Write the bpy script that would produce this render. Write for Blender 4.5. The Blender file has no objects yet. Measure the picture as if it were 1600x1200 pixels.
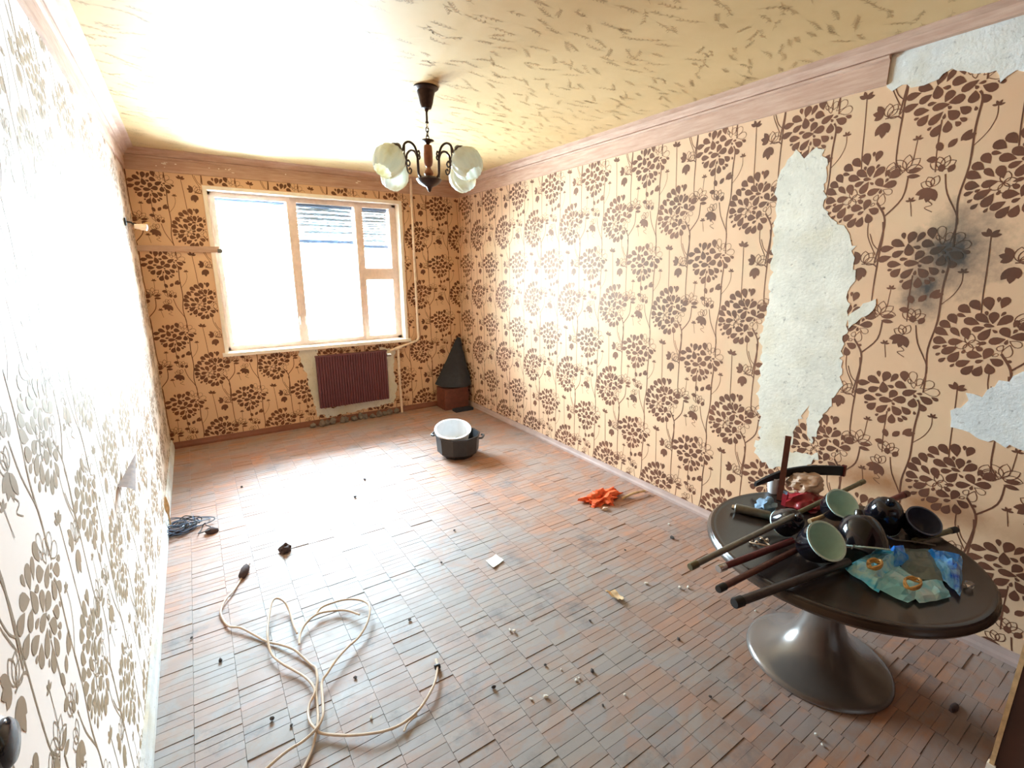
import bpy, bmesh, math, random
from mathutils import Vector, Matrix, noise
R = random.Random(7)
PI = math.pi
W, D, H, Y0 = 3.056, 5.283, 2.60, -0.60          # room width, far wall, ceiling height, near wall
sc = bpy.context.scene
COL = sc.collection

# ------------------------------------------------------------------ camera
F, YAW, PIT = 750.67, 0.5821, -0.2343
CAM = Vector((0.3303, 0.0, 1.6348))
fwd = Vector((math.sin(YAW)*math.cos(PIT), math.cos(YAW)*math.cos(PIT), math.sin(PIT)))
rgt = Vector((math.cos(YAW), -math.sin(YAW), 0))
upv = rgt.cross(fwd)
cd = bpy.data.cameras.new('camera'); cd.sensor_width = 36; cd.lens = F/1600*36; cd.clip_start = 0.02
cam = bpy.data.objects.new('camera', cd); COL.objects.link(cam)
cam.matrix_world = Matrix(((rgt.x, upv.x, -fwd.x, CAM.x), (rgt.y, upv.y, -fwd.y, CAM.y), (rgt.z, upv.z, -fwd.z, CAM.z), (0, 0, 0, 1)))
sc.camera = cam
# ------------------------------------------------------------------ sky, exposure
wd = bpy.data.worlds.new('overcast_sky'); sc.world = wd; wd.use_nodes = True
bg = wd.node_tree.nodes['Background']
bg.inputs[0].default_value = (0.66, 0.85, 1.0, 1); bg.inputs[1].default_value = 9.0
sc.view_settings.view_transform = 'Standard'; sc.view_settings.look = 'None'
sc.view_settings.gamma = 1.0; sc.view_settings.use_curve_mapping = False
sc.view_settings.exposure = 3.95
sc.cycles.use_denoising = True
sc.cycles.max_bounces = 9; sc.cycles.diffuse_bounces = 6; sc.cycles.glossy_bounces = 4
sc.cycles.transparent_max_bounces = 16; sc.cycles.sample_clamp_indirect = 12
# window opening on the far wall
WX0, WX1, WZ0, WZ1 = 0.561, 2.337, 0.859, 2.326
def portal(name, loc, rot, sx, sy):
    l = bpy.data.lights.new(name, 'AREA'); l.shape = 'RECTANGLE'; l.size = sx; l.size_y = sy
    l.cycles.is_portal = True
    o = bpy.data.objects.new(name, l); COL.objects.link(o); o.location = loc; o.rotation_euler = rot
portal('window_portal', ((WX0+WX1)/2, D+0.275, (WZ0+WZ1)/2), (-PI/2, 0, 0), WX1-WX0, WZ1-WZ0)
DX0, DX1, DZ = .75, 2.35, 2.15                   # doorway added behind the camera to let bounced light escape

# ------------------------------------------------------------------ pixel of the 1600x1200 frame -> point on a room plane
def ray(u, v): return fwd + rgt*((u-800)/F) - upv*((v-600)/F)
def at(u, v, ax, val):
    d = ray(u, v); return CAM + d*((val-CAM[ax])/d[ax])
def fl(u, v, z=0.0): return at(u, v, 2, z)
def project(P):
    d = Vector(P)-CAM; z = d.dot(fwd)
    return (800+F*d.dot(rgt)/z, 600-F*d.dot(upv)/z, z)

# ------------------------------------------------------------------ materials
class NT:
    def __init__(s, name):
        m = bpy.data.materials.new(name); m.use_nodes = True
        s.m = m; s.t = m.node_tree; s.n = s.t.nodes; s.b = s.n['Principled BSDF']; s.out = s.n['Material Output']
    def node(s, kind, **kw):
        n = s.n.new(kind)
        for k, v in kw.items(): setattr(n, k, v)
        return n
    def link(s, a, b): s.t.links.new(a, b)
    def pos(s, scale=(1, 1, 1)):
        g = s.node('ShaderNodeNewGeometry'); mp = s.node('ShaderNodeMapping')
        mp.inputs['Scale'].default_value = scale; s.link(g.outputs['Position'], mp.inputs['Vector']); return mp.outputs[0]
    def noise(s, sc_, det=3, rough=.55, vec=None, dist=0):
        n = s.node('ShaderNodeTexNoise'); n.inputs['Scale'].default_value = sc_; n.inputs['Detail'].default_value = det
        n.inputs['Roughness'].default_value = rough; n.inputs['Distortion'].default_value = dist
        s.link(vec if vec is not None else s.pos(), n.inputs['Vector']); return n.outputs['Fac']
    def ramp(s, x, stops):
        r = s.node('ShaderNodeValToRGB'); e = r.color_ramp.elements
        while len(e) < len(stops): e.new(.5)
        for q, (p, c) in zip(e, stops):
            q.position = p; q.color = (c, c, c, 1) if isinstance(c, (int, float)) else (*c, 1)
        s.link(x, r.inputs[0]); return r.outputs[0]
    def math(s, op, a, b=None, clamp=False):
        n = s.node('ShaderNodeMath', operation=op); n.use_clamp = clamp
        for i, v in enumerate((a, b)):
            if v is None: continue
            if isinstance(v, (int, float)): n.inputs[i].default_value = v
            else: s.link(v, n.inputs[i])
        return n.outputs[0]
    def mix(s, f, a, b):
        n = s.node('ShaderNodeMix', data_type='RGBA')
        for sock, v in ((n.inputs[0], f), (n.inputs[6], a), (n.inputs[7], b)):
            if isinstance(v, (int, float)): sock.default_value = v
            elif isinstance(v, tuple): sock.default_value = (*v, 1)
            else: s.link(v, sock)
        return n.outputs[2]
    def bump(s, h, strength=.3, dist=.002):
        n = s.node('ShaderNodeBump'); n.inputs['Strength'].default_value = strength; n.inputs['Distance'].default_value = dist
        s.link(h, n.inputs['Height']); s.link(n.outputs[0], s.b.inputs['Normal'])
    def col(s, c):
        if isinstance(c, tuple): s.b.inputs['Base Color'].default_value = (*c, 1)
        else: s.link(c, s.b.inputs['Base Color'])
    def set(s, **kw):
        for k, v in kw.items():
            k = {'rough': 'Roughness', 'metal': 'Metallic', 'spec': 'Specular IOR Level', 'coat': 'Coat Weight', 'trans': 'Transmission Weight', 'sheen': 'Sheen Weight', 'alpha': 'Alpha', 'ior': 'IOR'}[k]
            s.b.inputs[k].default_value = v
        return s
def srgb(r, g, b):
    return tuple(((c/255)/12.92 if c/255 <= .04045 else ((c/255+.055)/1.055)**2.4) for c in (r, g, b))
def plain(name, c, rough=.5, metal=0, var=.12, scale=25, **kw):
    t = NT(name); n = t.noise(scale, 3)
    t.col(t.mix(t.ramp(n, [(.3, 0.), (.7, 1.)]), tuple(x*(1-var) for x in c), tuple(min(1, x*(1+var)) for x in c)))
    t.set(rough=rough, metal=metal, **kw); return t.m

def stain_mask(t, c, rad, sy=1., sz=1., nscale=9, soft=.5, amp=.8):
    """blotch with a ragged edge around a point of the wall"""
    g = t.node('ShaderNodeNewGeometry'); sub = t.node('ShaderNodeVectorMath', operation='SUBTRACT')
    t.link(g.outputs['Position'], sub.inputs[0]); sub.inputs[1].default_value = c
    mul = t.node('ShaderNodeVectorMath', operation='MULTIPLY'); t.link(sub.outputs[0], mul.inputs[0]); mul.inputs[1].default_value = (0, 1/sy, 1/sz)
    ln = t.node('ShaderNodeVectorMath', operation='LENGTH'); t.link(mul.outputs[0], ln.inputs[0])
    d = t.math('DIVIDE', ln.outputs['Value'], rad)
    n = t.noise(nscale, 5, .65)
    v = t.math('ADD', d, t.math('MULTIPLY', t.math('SUBTRACT', n, .5), amp*2))
    return t.ramp(v, [(max(0, 1-soft-.35), 1.), (1.0, 0.)])

def wallpaper(name, stains=False, tone=1.0):
    t = NT(name)
    base = t.mix(t.ramp(t.noise(1.6, 4), [(.3, 0.), (.72, 1.)]), tuple(tone*x for x in srgb(210, 170, 132)), tuple(tone*x for x in srgb(222, 184, 146)))
    if stains:
        soot = t.math('MAXIMUM', stain_mask(t, (W, .735, 1.70), .20, .95, 1.05), stain_mask(t, (W, .80, 1.55), .13, .8, 1.3))
        base = t.mix(t.math('MULTIPLY', soot, .95), base, srgb(46, 46, 44))
        rust = t.math('MAXIMUM', stain_mask(t, (W, .84, .61), .21, 1.3, .5, amp=.45), stain_mask(t, (W, .62, .57), .20, 1.2, .55, amp=.45))
        base = t.mix(t.math('MULTIPLY', rust, .95), base, srgb(158, 104, 58))
        damp = t.ramp(t.noise(3.1, 3), [(.52, 0.), (.75, .35)])
        base = t.mix(damp, base, srgb(205, 190, 150))
    t.col(base); t.set(rough=.70, spec=.34, sheen=.85); t.b.inputs['Sheen Roughness'].default_value = .4
    t.bump(t.noise(300, 2), .08, .001)
    return t.m
def print_mat(name, stains=False):
    t = NT(name)
    c = t.mix(t.ramp(t.noise(5, 3), [(.3, 0.), (.7, 1.)]), srgb(86, 46, 34), srgb(110, 64, 46))
    if stains:
        soot = stain_mask(t, (W, .735, 1.70), .22, .95, 1.1)
        c = t.mix(t.math('MULTIPLY', soot, .9), c, srgb(38, 36, 36))
    t.col(c); t.set(rough=.6, metal=.10, spec=.7); t.b.inputs['Specular Tint'].default_value = (1, .82, .55, 1); t.set(sheen=.38); t.b.inputs['Sheen Roughness'].default_value = .35; t.b.inputs['Sheen Tint'].default_value = (1, .78, .45, 1)
    return t.m
def plaster(name, c):
    t = NT(name)
    n = t.noise(5, 6, .7); n2 = t.noise(34, 4, .7); n3 = t.noise(2.6, 4, .6)
    a = t.mix(t.ramp(n, [(.35, 0.), (.65, 1.)]), tuple(.80*x for x in c), c)
    a = t.mix(t.ramp(n3, [(.5, 0.), (.7, .6)]), a, srgb(208, 196, 164))
    t.col(t.mix(t.ramp(n2, [(.60, 0.), (.72, .75)]), a, srgb(150, 146, 136))); t.set(rough=.85, spec=.2)
    t.bump(t.noise(60, 5, .7), .6, .004); return t.m

M = {}
M['paper_right'] = wallpaper('wallpaper_stained', True)
M['paper'] = wallpaper('wallpaper_cream')
M['print_right'] = print_mat('wallpaper_print_stained', True)
M['print'] = print_mat('wallpaper_print_brown')
M['plaster'] = plaster('bare_plaster', srgb(232, 228, 212))
M['plaster_w'] = plaster('white_plaster', srgb(233, 236, 232))
def ceil_mat():
    t = NT('ceiling_paper')
    b = t.mix(t.ramp(t.noise(2.2, 4), [(.3, 0.), (.7, 1.)]), srgb(198, 166, 116), srgb(208, 178, 130))
    t.col(b); t.set(rough=.6, spec=.32); return t.m
M['ceiling'] = ceil_mat()
M['sprig'] = plain('ceiling_sprig_print', srgb(176, 142, 94), .5)
def cornice_mat():
    t = NT('cornice_wood')
    n = t.noise(1, 5, .6, t.pos((6, 6, 60)))
    t.col(t.mix(t.ramp(n, [(.3, 0.), (.7, 1.)]), srgb(178, 142, 120), srgb(202, 170, 148))); t.set(rough=.7, spec=.25); return t.m
M['cornice'] = cornice_mat()
M['cream'] = plain('cream_paint', srgb(226, 205, 182), .4)
M['pane_paint'] = plain('window_paint', srgb(226, 204, 190), .4, var=.08)
M['casing'] = plain('white_paint', srgb(238, 228, 212), .4, var=.05)
M['skirt'] = plain('pinkish_grey_skirting', srgb(176, 152, 142), .45, scale=8)
M['skirt_b'] = plain('brown_skirting', srgb(128, 78, 54), .45, scale=8)
M['skirt_w'] = plaster('white_skirting', srgb(225, 226, 224))
def floor_mat():
    t = NT('parquet_wood')
    oi = t.node('ShaderNodeObjectInfo'); g = t.node('ShaderNodeNewGeometry')
    rnd = t.math('FRACT', t.math('ADD', oi.outputs['Random'], g.outputs['Random Per Island']))
    grain = t.noise(1, 5, .65, t.pos((5, 70, 10)))
    wood = t.ramp(rnd, [(0., srgb(136, 80, 30)), (.35, srgb(160, 96, 36)), (.7, srgb(148, 92, 44)), (1., srgb(184, 108, 32))])
    wood = t.mix(t.math('MULTIPLY', t.ramp(grain, [(.35, 0.), (.65, 1.)]), .35), wood, srgb(112, 66, 44))
    d1 = t.noise(1.35, 6, .62, t.pos((1, .8, 1)), .4)
    d2 = t.noise(7, 5, .7)
    dirt = t.ramp(t.math('ADD', t.math('MULTIPLY', d1, .72), t.math('MULTIPLY', d2, .28)), [(.42, 0.), (.56, 1.)])
    # grey wear where people walked, in the middle of the room
    g2 = t.node('ShaderNodeNewGeometry'); dv = t.node('ShaderNodeVectorMath', operation='DISTANCE'); t.link(g2.outputs['Position'], dv.inputs[0]); dv.inputs[1].default_value = (.9, 1.5, 0)
    worn = t.ramp(t.math('ADD', t.math('DIVIDE', dv.outputs['Value'], 3.0), t.math('MULTIPLY', t.math('SUBTRACT', d1, .5), .9)), [(.26, 1.), (.56, 0.)])
    d3 = t.ramp(t.noise(4.2, 5, .65, t.pos((1, 1.3, 1)), .6), [(.44, 0.), (.57, 1.)])
    dirt = t.math('MULTIPLY', t.math('ADD', t.math('MULTIPLY', dirt, .25), t.math('ADD', t.math('MULTIPLY', worn, .55), t.math('MULTIPLY', d3, .42))), 1., True)
    grey = t.ramp(rnd, [(0., srgb(126, 120, 114)), (.5, srgb(138, 131, 123)), (1., srgb(121, 119, 118))])
    c = t.mix(t.math('MULTIPLY', dirt, .9), wood, grey)
    dk = t.ramp(t.noise(3.3, 6, .7), [(.56, 0.), (.70, .7)])
    c = t.mix(dk, c, srgb(62, 58, 60))
    t.col(c)
    t.link(t.ramp(d2, [(.3, .52), (.7, .70)]), t.b.inputs['Roughness'])
    t.set(spec=.95, ior=1.55, sheen=.45); t.b.inputs['Sheen Roughness'].default_value = .4; t.bump(t.noise(90, 4, .7), .25, .001); return t.m
M['floor'] = floor_mat()
M['subfloor'] = plain('dark_joint', srgb(84, 72, 64), .9)
M['iron'] = plain('dark_bronze', srgb(58, 40, 34), .38, .6, .25, 60)
M['turned'] = plain('turned_wood', srgb(138, 78, 48), .35, 0, .2, 60)
M['black'] = plain('black_enamel', srgb(22, 20, 26), .12, 0, .1, spec=.6)
M['white_enamel'] = plain('white_enamel', srgb(204, 236, 232), .35, 0, .06)
M['navy_enamel'] = plain('dark_inner_enamel', srgb(72, 76, 96), .35)
M['tube_grey'] = plain('dull_metal_tube', srgb(126, 124, 116), .35, .7, .15, 40)
M['tube_dark'] = plain('dark_metal_tube', srgb(82, 76, 76), .35, .6, .15, 40)
M['tube_red'] = plain('dark_red_tube', srgb(96, 36, 36), .35, .2, .2, 40)
M['tube_brown'] = plain('red_brown_tube', srgb(92, 52, 42), .4, .1, .2, 40)
M['tube_olive'] = plain('olive_tube', srgb(104, 98, 72), .4, .3, .2, 40)
M['chrome'] = plain('chrome', srgb(205, 205, 205), .15, 1, .05)
M['rubber'] = plain('black_rubber', srgb(30, 28, 28), .6)
M['table_top'] = plain('dark_brown_laminate', srgb(52, 42, 38), .22, 0, .12, 3, spec=.6)
M['table_rim'] = plain('dark_brown_rim', srgb(72, 60, 52), .25, .2, .1, 3)
M['table_base'] = plain('grey_brown_metallic_lacquer', srgb(112, 104, 98), .24, .45, .05, 4)
M['burgundy'] = plain('burgundy_paint', srgb(104, 56, 60), .4, 0, .08)
M['tubp'] = plain('dark_grey_plastic', srgb(48, 48, 50), .45, 0, .1)
M['white_plastic'] = plain('white_plastic', srgb(232, 236, 240), .4, 0, .03)
M['bluegrey'] = plain('blue_grey_cloth', srgb(112, 140, 165), .6, 0, .2)
M['beige_cloth'] = plain('beige_pink_cloth', srgb(196, 168, 146), .85, 0, .2, 14)
M['red'] = plain('red_plastic', srgb(150, 34, 44), .35, 0, .3, 30)
M['orange'] = plain('orange_rag', srgb(226, 98, 46), .7, 0, .25, 40)
M['cable'] = plain('beige_cable', srgb(206, 184, 160), .45)
M['darklump'] = plain('dark_brown_lump', srgb(70, 50, 46), .8, 0, .3, 60)
M['paper_white'] = plain('white_paper', srgb(240, 236, 224), .7, 0, .04)
M['splinter'] = plain('pale_splinter', srgb(200, 166, 120), .7, 0, .2, 50)
M['charcoal'] = plain('charcoal_cloth', srgb(40, 42, 50), .8, 0, .2, 20)
M['boxbrown'] = plain('reddish_brown_box', srgb(110, 62, 48), .6, 0, .2, 20)
M['cabinet'] = plain('brown_veneer', srgb(84, 54, 42), .3, 0, .25, 5)
M['flap'] = plain('wallpaper_back', srgb(112, 80, 54), .8, 0, .25, 30)
M['rubble'] = plain('grey_rubble', srgb(120, 108, 98), .9, 0, .4, 40)
M['crumb'] = plain('plaster_crumb', srgb(206, 200, 188), .9)
M['crumb_dark'] = plain('dark_crumb', srgb(66, 58, 54), .9)
M['wire_blue'] = plain('blue_grey_wire', srgb(92, 110, 136), .4)
M['gold'] = plain('golden_brown_coil', srgb(196, 152, 84), .4, .2, .3, 60)
M['blind'] = plain('pale_blind_slat', srgb(134, 140, 146), .6, 0, .12, 20)
M['blindbar'] = plain('blue_grey_blind_bar', srgb(62, 74, 92), .5)
def glass():
    t = NT('window_glass'); tr = t.node('ShaderNodeBsdfTransparent'); tr.inputs[0].default_value = (.97, .98, .98, 1)
    gl = t.node('ShaderNodeBsdfGlossy'); gl.inputs['Roughness'].default_value = .03
    mx = t.node('ShaderNodeMixShader'); fr = t.node('ShaderNodeFresnel'); fr.inputs[0].default_value = 1.3
    t.link(fr.outputs[0], mx.inputs[0]); t.link(tr.outputs[0], mx.inputs[1]); t.link(gl.outputs[0], mx.inputs[2]); t.link(mx.outputs[0], t.out.inputs[0]); return t.m
M['glass'] = glass()
def film(name, cols, tr_w, rough=.18, tl=.35):
    t = NT(name)
    c = t.ramp(t.noise(9, 4, .6), [(i/(len(cols)-1)*.4+.3, q) for i, q in enumerate(cols)])
    t.col(c); t.set(rough=rough, spec=.6)
    trl = t.node('ShaderNodeBsdfTranslucent'); t.link(c, trl.inputs[0])
    trp = t.node('ShaderNodeBsdfTransparent'); t.link(c, trp.inputs[0])
    m1 = t.node('ShaderNodeMixShader'); m1.inputs[0].default_value = tl; m2 = t.node('ShaderNodeMixShader'); m2.inputs[0].default_value = tr_w
    t.link(t.b.outputs[0], m1.inputs[1]); t.link(trl.outputs[0], m1.inputs[2]); t.link(m1.outputs[0], m2.inputs[1]); t.link(trp.outputs[0], m2.inputs[2])
    t.link(m2.outputs[0], t.out.inputs[0]); return t.m
M['bluebag'] = film('blue_plastic_film', [srgb(30, 105, 240), srgb(50, 150, 255), srgb(130, 205, 255), srgb(25, 95, 235)], .04, .15, .12)
M['cyanbag'] = film('cyan_plastic_film', [srgb(40, 165, 250), srgb(90, 215, 255), srgb(190, 245, 255), srgb(60, 190, 255)], .04, .15, .12)
M['tealbag'] = film('pale_teal_film', [srgb(120, 200, 225), srgb(150, 225, 240), srgb(225, 245, 250)], .10, .15, .12)
M['clearfilm'] = film('clear_film', [srgb(170, 190, 185), srgb(215, 225, 215)], .5)
M['shade_glass'] = film('pressed_glass', [srgb(232, 238, 236), srgb(244, 244, 236), srgb(222, 212, 176)], .32, .12)
t_ = NT('clear_crystal'); t_.col((.95, .97, 1)); t_.set(rough=.03, trans=.9); M['crystal'] = t_.m

# ------------------------------------------------------------------ mesh helpers
class MB:
    def __init__(s): s.v = []; s.f = []; s.mi = []; s.cur = 0
    def add(s, vs, fs):
        o = len(s.v); s.v += [tuple(v) for v in vs]
        for f in fs: s.f.append(tuple(i+o for i in f)); s.mi.append(s.cur)
    def box(s, a, b, mtx=None):
        x0, y0, z0 = a; x1, y1, z1 = b
        vs = [Vector(q) for q in ((x0,y0,z0),(x1,y0,z0),(x1,y1,z0),(x0,y1,z0),(x0,y0,z1),(x1,y0,z1),(x1,y1,z1),(x0,y1,z1))]
        if mtx: vs = [mtx @ v for v in vs]
        s.add(vs, [(3,2,1,0),(4,5,6,7),(0,1,5,4),(1,2,6,5),(2,3,7,6),(3,0,4,7)]); return s
    def lathe(s, prof, n=32, mtx=None, rib=0, ribn=0, close=False, swirl=0):
        vs = []; fs = []
        for r, z in prof:
            for k in range(n):
                a = 2*PI*k/n; rr = r*(1+rib*math.cos(ribn*a+swirl*z)) if rib else r
                v = Vector((rr*math.cos(a), rr*math.sin(a), z)); vs.append(mtx @ v if mtx else v)
        for i in range(len(prof)-1):
            for k in range(n):
                q = (k+1) % n; fs.append((i*n+k, i*n+q, (i+1)*n+q, (i+1)*n+k))
        if prof[0][0] > 1e-5 and close: fs.append(tuple(reversed(range(n))))
        if prof[-1][0] > 1e-5 and close: fs.append(tuple(range((len(prof)-1)*n, len(prof)*n)))
        s.add(vs, fs); return s
    def tube(s, pts, r, n=8, cap=True):
        pts = [Vector(q) for q in pts]; N = len(pts); vs = []; fs = []
        ref = Vector((0, 0, 1)); prev = None
        for i, q in enumerate(pts):
            tn = (pts[min(i+1, N-1)]-pts[max(i-1, 0)]).normalized()
            if prev is None:
                x = tn.cross(ref); x = x.normalized() if x.length > .05 else tn.cross(Vector((1, 0, 0))).normalized()
            else:
                x = (prev - tn*prev.dot(tn)).normalized()
            prev = x; y = tn.cross(x); rr = r[i] if isinstance(r, (list, tuple)) else r
            for k in range(n):
                a = 2*PI*k/n; vs.append(q + x*(rr*math.cos(a)) + y*(rr*math.sin(a)))
        for i in range(N-1):
            for k in range(n):
                e = (k+1) % n; fs.append((i*n+k, i*n+e, (i+1)*n+e, (i+1)*n+k))
        if cap: fs.append(tuple(reversed(range(n)))); fs.append(tuple(range((N-1)*n, N*n)))
        s.add(vs, fs); return s
    def extrude(s, poly, d):
        """flat polygon (list of 3-D points) thickened along vector d"""
        n = len(poly); d = Vector(d); vs = [Vector(q) for q in poly]+[Vector(q)+d for q in poly]
        s.add(vs, [tuple(reversed(range(n))), tuple(range(n, 2*n))]+[(k, (k+1) % n, (k+1) % n+n, k+n) for k in range(n)]); return s
    def build(s, name, mat, parent=None, smooth=False, ang=40):
        me = bpy.data.meshes.new(name); me.from_pydata(s.v, [], s.f)
        mats = mat if isinstance(mat, (list, tuple)) else [mat]
        for m in mats: me.materials.append(m)
        if len(mats) > 1:
            for p, i in zip(me.polygons, s.mi): p.material_index = i
        bm = bmesh.new(); bm.from_mesh(me); bmesh.ops.recalc_face_normals(bm, faces=bm.faces); bm.to_mesh(me); bm.free()
        if smooth:
            me.polygons.foreach_set('use_smooth', [True]*len(me.polygons)); me.set_sharp_from_angle(angle=math.radians(ang))
        o = bpy.data.objects.new(name, me); COL.objects.link(o)
        if parent: o.parent = parent; o.matrix_parent_inverse = parent.matrix_world.inverted() if False else Matrix.Translation(-Vector(parent.location)) @ Matrix.Identity(4)
        return o
def tag(o, label=None, cat=None, group=None, kind=None):
    if label: o['label'] = label
    if cat: o['category'] = cat
    if group: o['group'] = group
    if kind: o['kind'] = kind
    return o
def empty(name, loc, label, cat, group=None, kind=None):
    o = bpy.data.objects.new(name, None); COL.objects.link(o); o.location = loc; o.empty_display_size = .05
    return tag(o, label, cat, group, kind)
def struct(o, label, cat): return tag(o, label, cat, kind='structure')
def blob(name, mat, c, rad, amp=.3, freq=3., sub=3, seed=0, parent=None, flat=None):
    bm = bmesh.new(); bmesh.ops.create_icosphere(bm, subdivisions=sub, radius=1)
    for v in bm.verts:
        n = noise.noise(v.co*freq+Vector((seed*7.3, seed*3.1, 0))); n2 = abs(noise.noise(v.co*freq*2.3+Vector((0, seed*5.7, 2))))
        v.co = v.co*(1+amp*n-amp*.8*n2)
        v.co = Vector((v.co.x*rad[0], v.co.y*rad[1], v.co.z*rad[2]))
    zmin = min(v.co.z for v in bm.verts)
    for v in bm.verts:
        z = v.co.z
        if flat is not None: z = max(z, zmin*flat)
        v.co = Vector(c)+Vector((v.co.x, v.co.y, z))
    if flat is not None:                      # let the flattened underside rest at height c.z
        lo = min(v.co.z for v in bm.verts)
        for v in bm.verts: v.co.z += c[2]-lo
    me = bpy.data.meshes.new(name); bm.to_mesh(me); bm.free(); me.materials.append(mat)
    me.polygons.foreach_set('use_smooth', [True]*len(me.polygons)); me.set_sharp_from_angle(angle=math.radians(50))
    o = bpy.data.objects.new(name, me); COL.objects.link(o)
    if parent: o.parent = parent; o.matrix_parent_inverse = Matrix.Translation(-Vector(parent.location))
    return o
def smoothpath(pts, k=6):
    pts = [Vector(q) for q in pts]; out = []
    for i in range(len(pts)-1):
        p0, p1, p2, p3 = pts[max(i-1, 0)], pts[i], pts[i+1], pts[min(i+2, len(pts)-1)]
        for j in range(k):
            t = j/k; out.append(.5*((2*p1)+(p2-p0)*t+(2*p0-5*p1+4*p2-p3)*t*t+(3*p1-p0-3*p2+p3)*t**3))
    out.append(pts[-1]); return out
def frame_to(axis, origin):
    z = Vector(axis).normalized(); x = z.cross(Vector((0, 0, 1)))
    x = x.normalized() if x.length > .05 else Vector((1, 0, 0)); y = z.cross(x)
    return Matrix(((x.x, y.x, z.x, origin[0]), (x.y, y.y, z.y, origin[1]), (x.z, y.z, z.z, origin[2]), (0, 0, 0, 1)))

# ------------------------------------------------------------------ room shell
T = .12
wr = struct(MB().box((W, Y0, 0), (W+T, D, H)).build('wall_right', M['paper_right']), 'long right wall papered cream with big brown flowers and torn patches', 'wall')
wl = struct(MB().box((-T, Y0, 0), (0, D, H)).build('wall_left', M['paper']), 'left wall with flowered wallpaper shining in the window light', 'wall')
b = MB(); TB = .27
b.box((-T, D, 0), (WX0, D+TB, H)).box((WX1, D, 0), (W+T, D+TB, H)).box((WX0, D, 0), (WX1, D+TB, WZ0)).box((WX0, D, WZ1), (WX1, D+TB, H))
wb = struct(b.build('wall_back', M['paper']), 'far wall with the window, papered in brown flowers', 'wall')
b = MB(); b.box((-T, Y0-T, 0), (DX0, Y0, H)).box((DX1, Y0-T, 0), (W+T, Y0, H)).box((DX0, Y0-T, DZ), (DX1, Y0, H))
struct(b.build('wall_rear', M['boxbrown']), 'wall behind the viewer with a doorway added to cut bounced light', 'wall')  # out of view; dark brown picked to lessen bounce near the camera
hw = MB()                                             # unseen closed box added behind the doorway to swallow bounced light
hx0, hx1, hy0, hy1 = DX0-.5, DX1+.5, Y0-T-1.5, Y0-T
hw.box((hx0-.1, hy0-.1, -.1), (hx1+.1, hy1, 0)).box((hx0-.1, hy0-.1, H), (hx1+.1, hy1, H+.1)).box((hx0-.1, hy0-.1, 0), (hx0, hy1, H)).box((hx1, hy0-.1, 0), (hx1+.1, hy1, H)).box((hx0, hy0-.1, 0), (hx1, hy0, H))
struct(hw.build('wall_bounce_absorber', M['boxbrown']), 'unseen brown box added behind the viewer to absorb bounced light', 'wall')
ce = struct(MB().box((-T, Y0-T, H), (W+T, D+TB, H+T)).build('ceiling', M['ceiling']), 'ceiling papered in cream with small leafy sprigs', 'ceiling')
floor = struct(MB().box((-T, Y0-T, -.10), (W+T, D+TB, -.016)).build('floor', M['subfloor']), 'worn dirty strip parquet floor', 'floor')

# ---- parquet strips: running bond, strips lie across the room
SL, SWD = .150, .0375
def plank_mesh(i):
    r = random.Random(100+i); g = .0002+.0003*r.random(); m = MB()
    x0, x1, y0, y1 = -SL/2+g, SL/2-g, -SWD/2+g, SWD/2-g
    z = [r.uniform(-.0005, .0005) for _ in range(4)]
    e = .0006
    vs = [(x0,y0,-.016),(x1,y0,-.016),(x1,y1,-.016),(x0,y1,-.016),(x0,y0,z[0]-.0010),(x1,y0,z[1]-.0010),(x1,y1,z[2]-.0010),(x0,y1,z[3]-.0010),
          (x0+e,y0+e,z[0]),(x1-e,y0+e,z[1]),(x1-e,y1-e,z[2]),(x0+e,y1-e,z[3])]
    fs = [(0,1,5,4),(1,2,6,5),(2,3,7,6),(3,0,4,7),(4,5,9,8),(5,6,10,9),(6,7,11,10),(7,4,8,11),(8,9,10,11)]
    return vs, fs
variants = [plank_mesh(i) for i in range(10)]
pm = []
for vs, fs in variants:
    me = bpy.data.meshes.new('plank'); me.from_pydata(vs, [], fs); me.materials.append(M['floor']); pm.append(me)
cells = []
x = SL/2-.012
while x-SL/2 < W:
    y = Y0+R.uniform(0, SWD)
    while y < D:
        px, py, z = project((x, y, 0)); vis = 0
        if z > .3 and -40 < px < 1640 and -40 < py < 1260: vis = 1/(z*z*z)
        full = x-SL/2 >= -.001 and x+SL/2 <= W+.001
        cells.append((vis if full else 0, x, y)); y += SWD
    x += SL
cells.sort(reverse=True)
rest = MB()
for i, (vis, x, y) in enumerate(cells):
    k = R.randrange(10); dz = R.uniform(-.0004, .0004) if R.random() < .72 else R.uniform(-.0022, .0018); rz = R.uniform(-.006, .006)
    if i < 300 and vis > 0:
        o = bpy.data.objects.new('plank', pm[k]); COL.objects.link(o); o.location = (x, y, dz); o.rotation_euler = (0, 0, rz); o.parent = floor
    else:
        vs, fs = variants[k]
        q = [(min(max(x+v[0], 0.001), W-.001), min(max(y+v[1], Y0), D), v[2]+dz) for v in vs]
        if max(a[0] for a in q)-min(a[0] for a in q) > .01: rest.add(q, fs)
ro = rest.build('parquet_strips', M['floor'], floor); tag(ro, kind='stuff')

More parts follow.
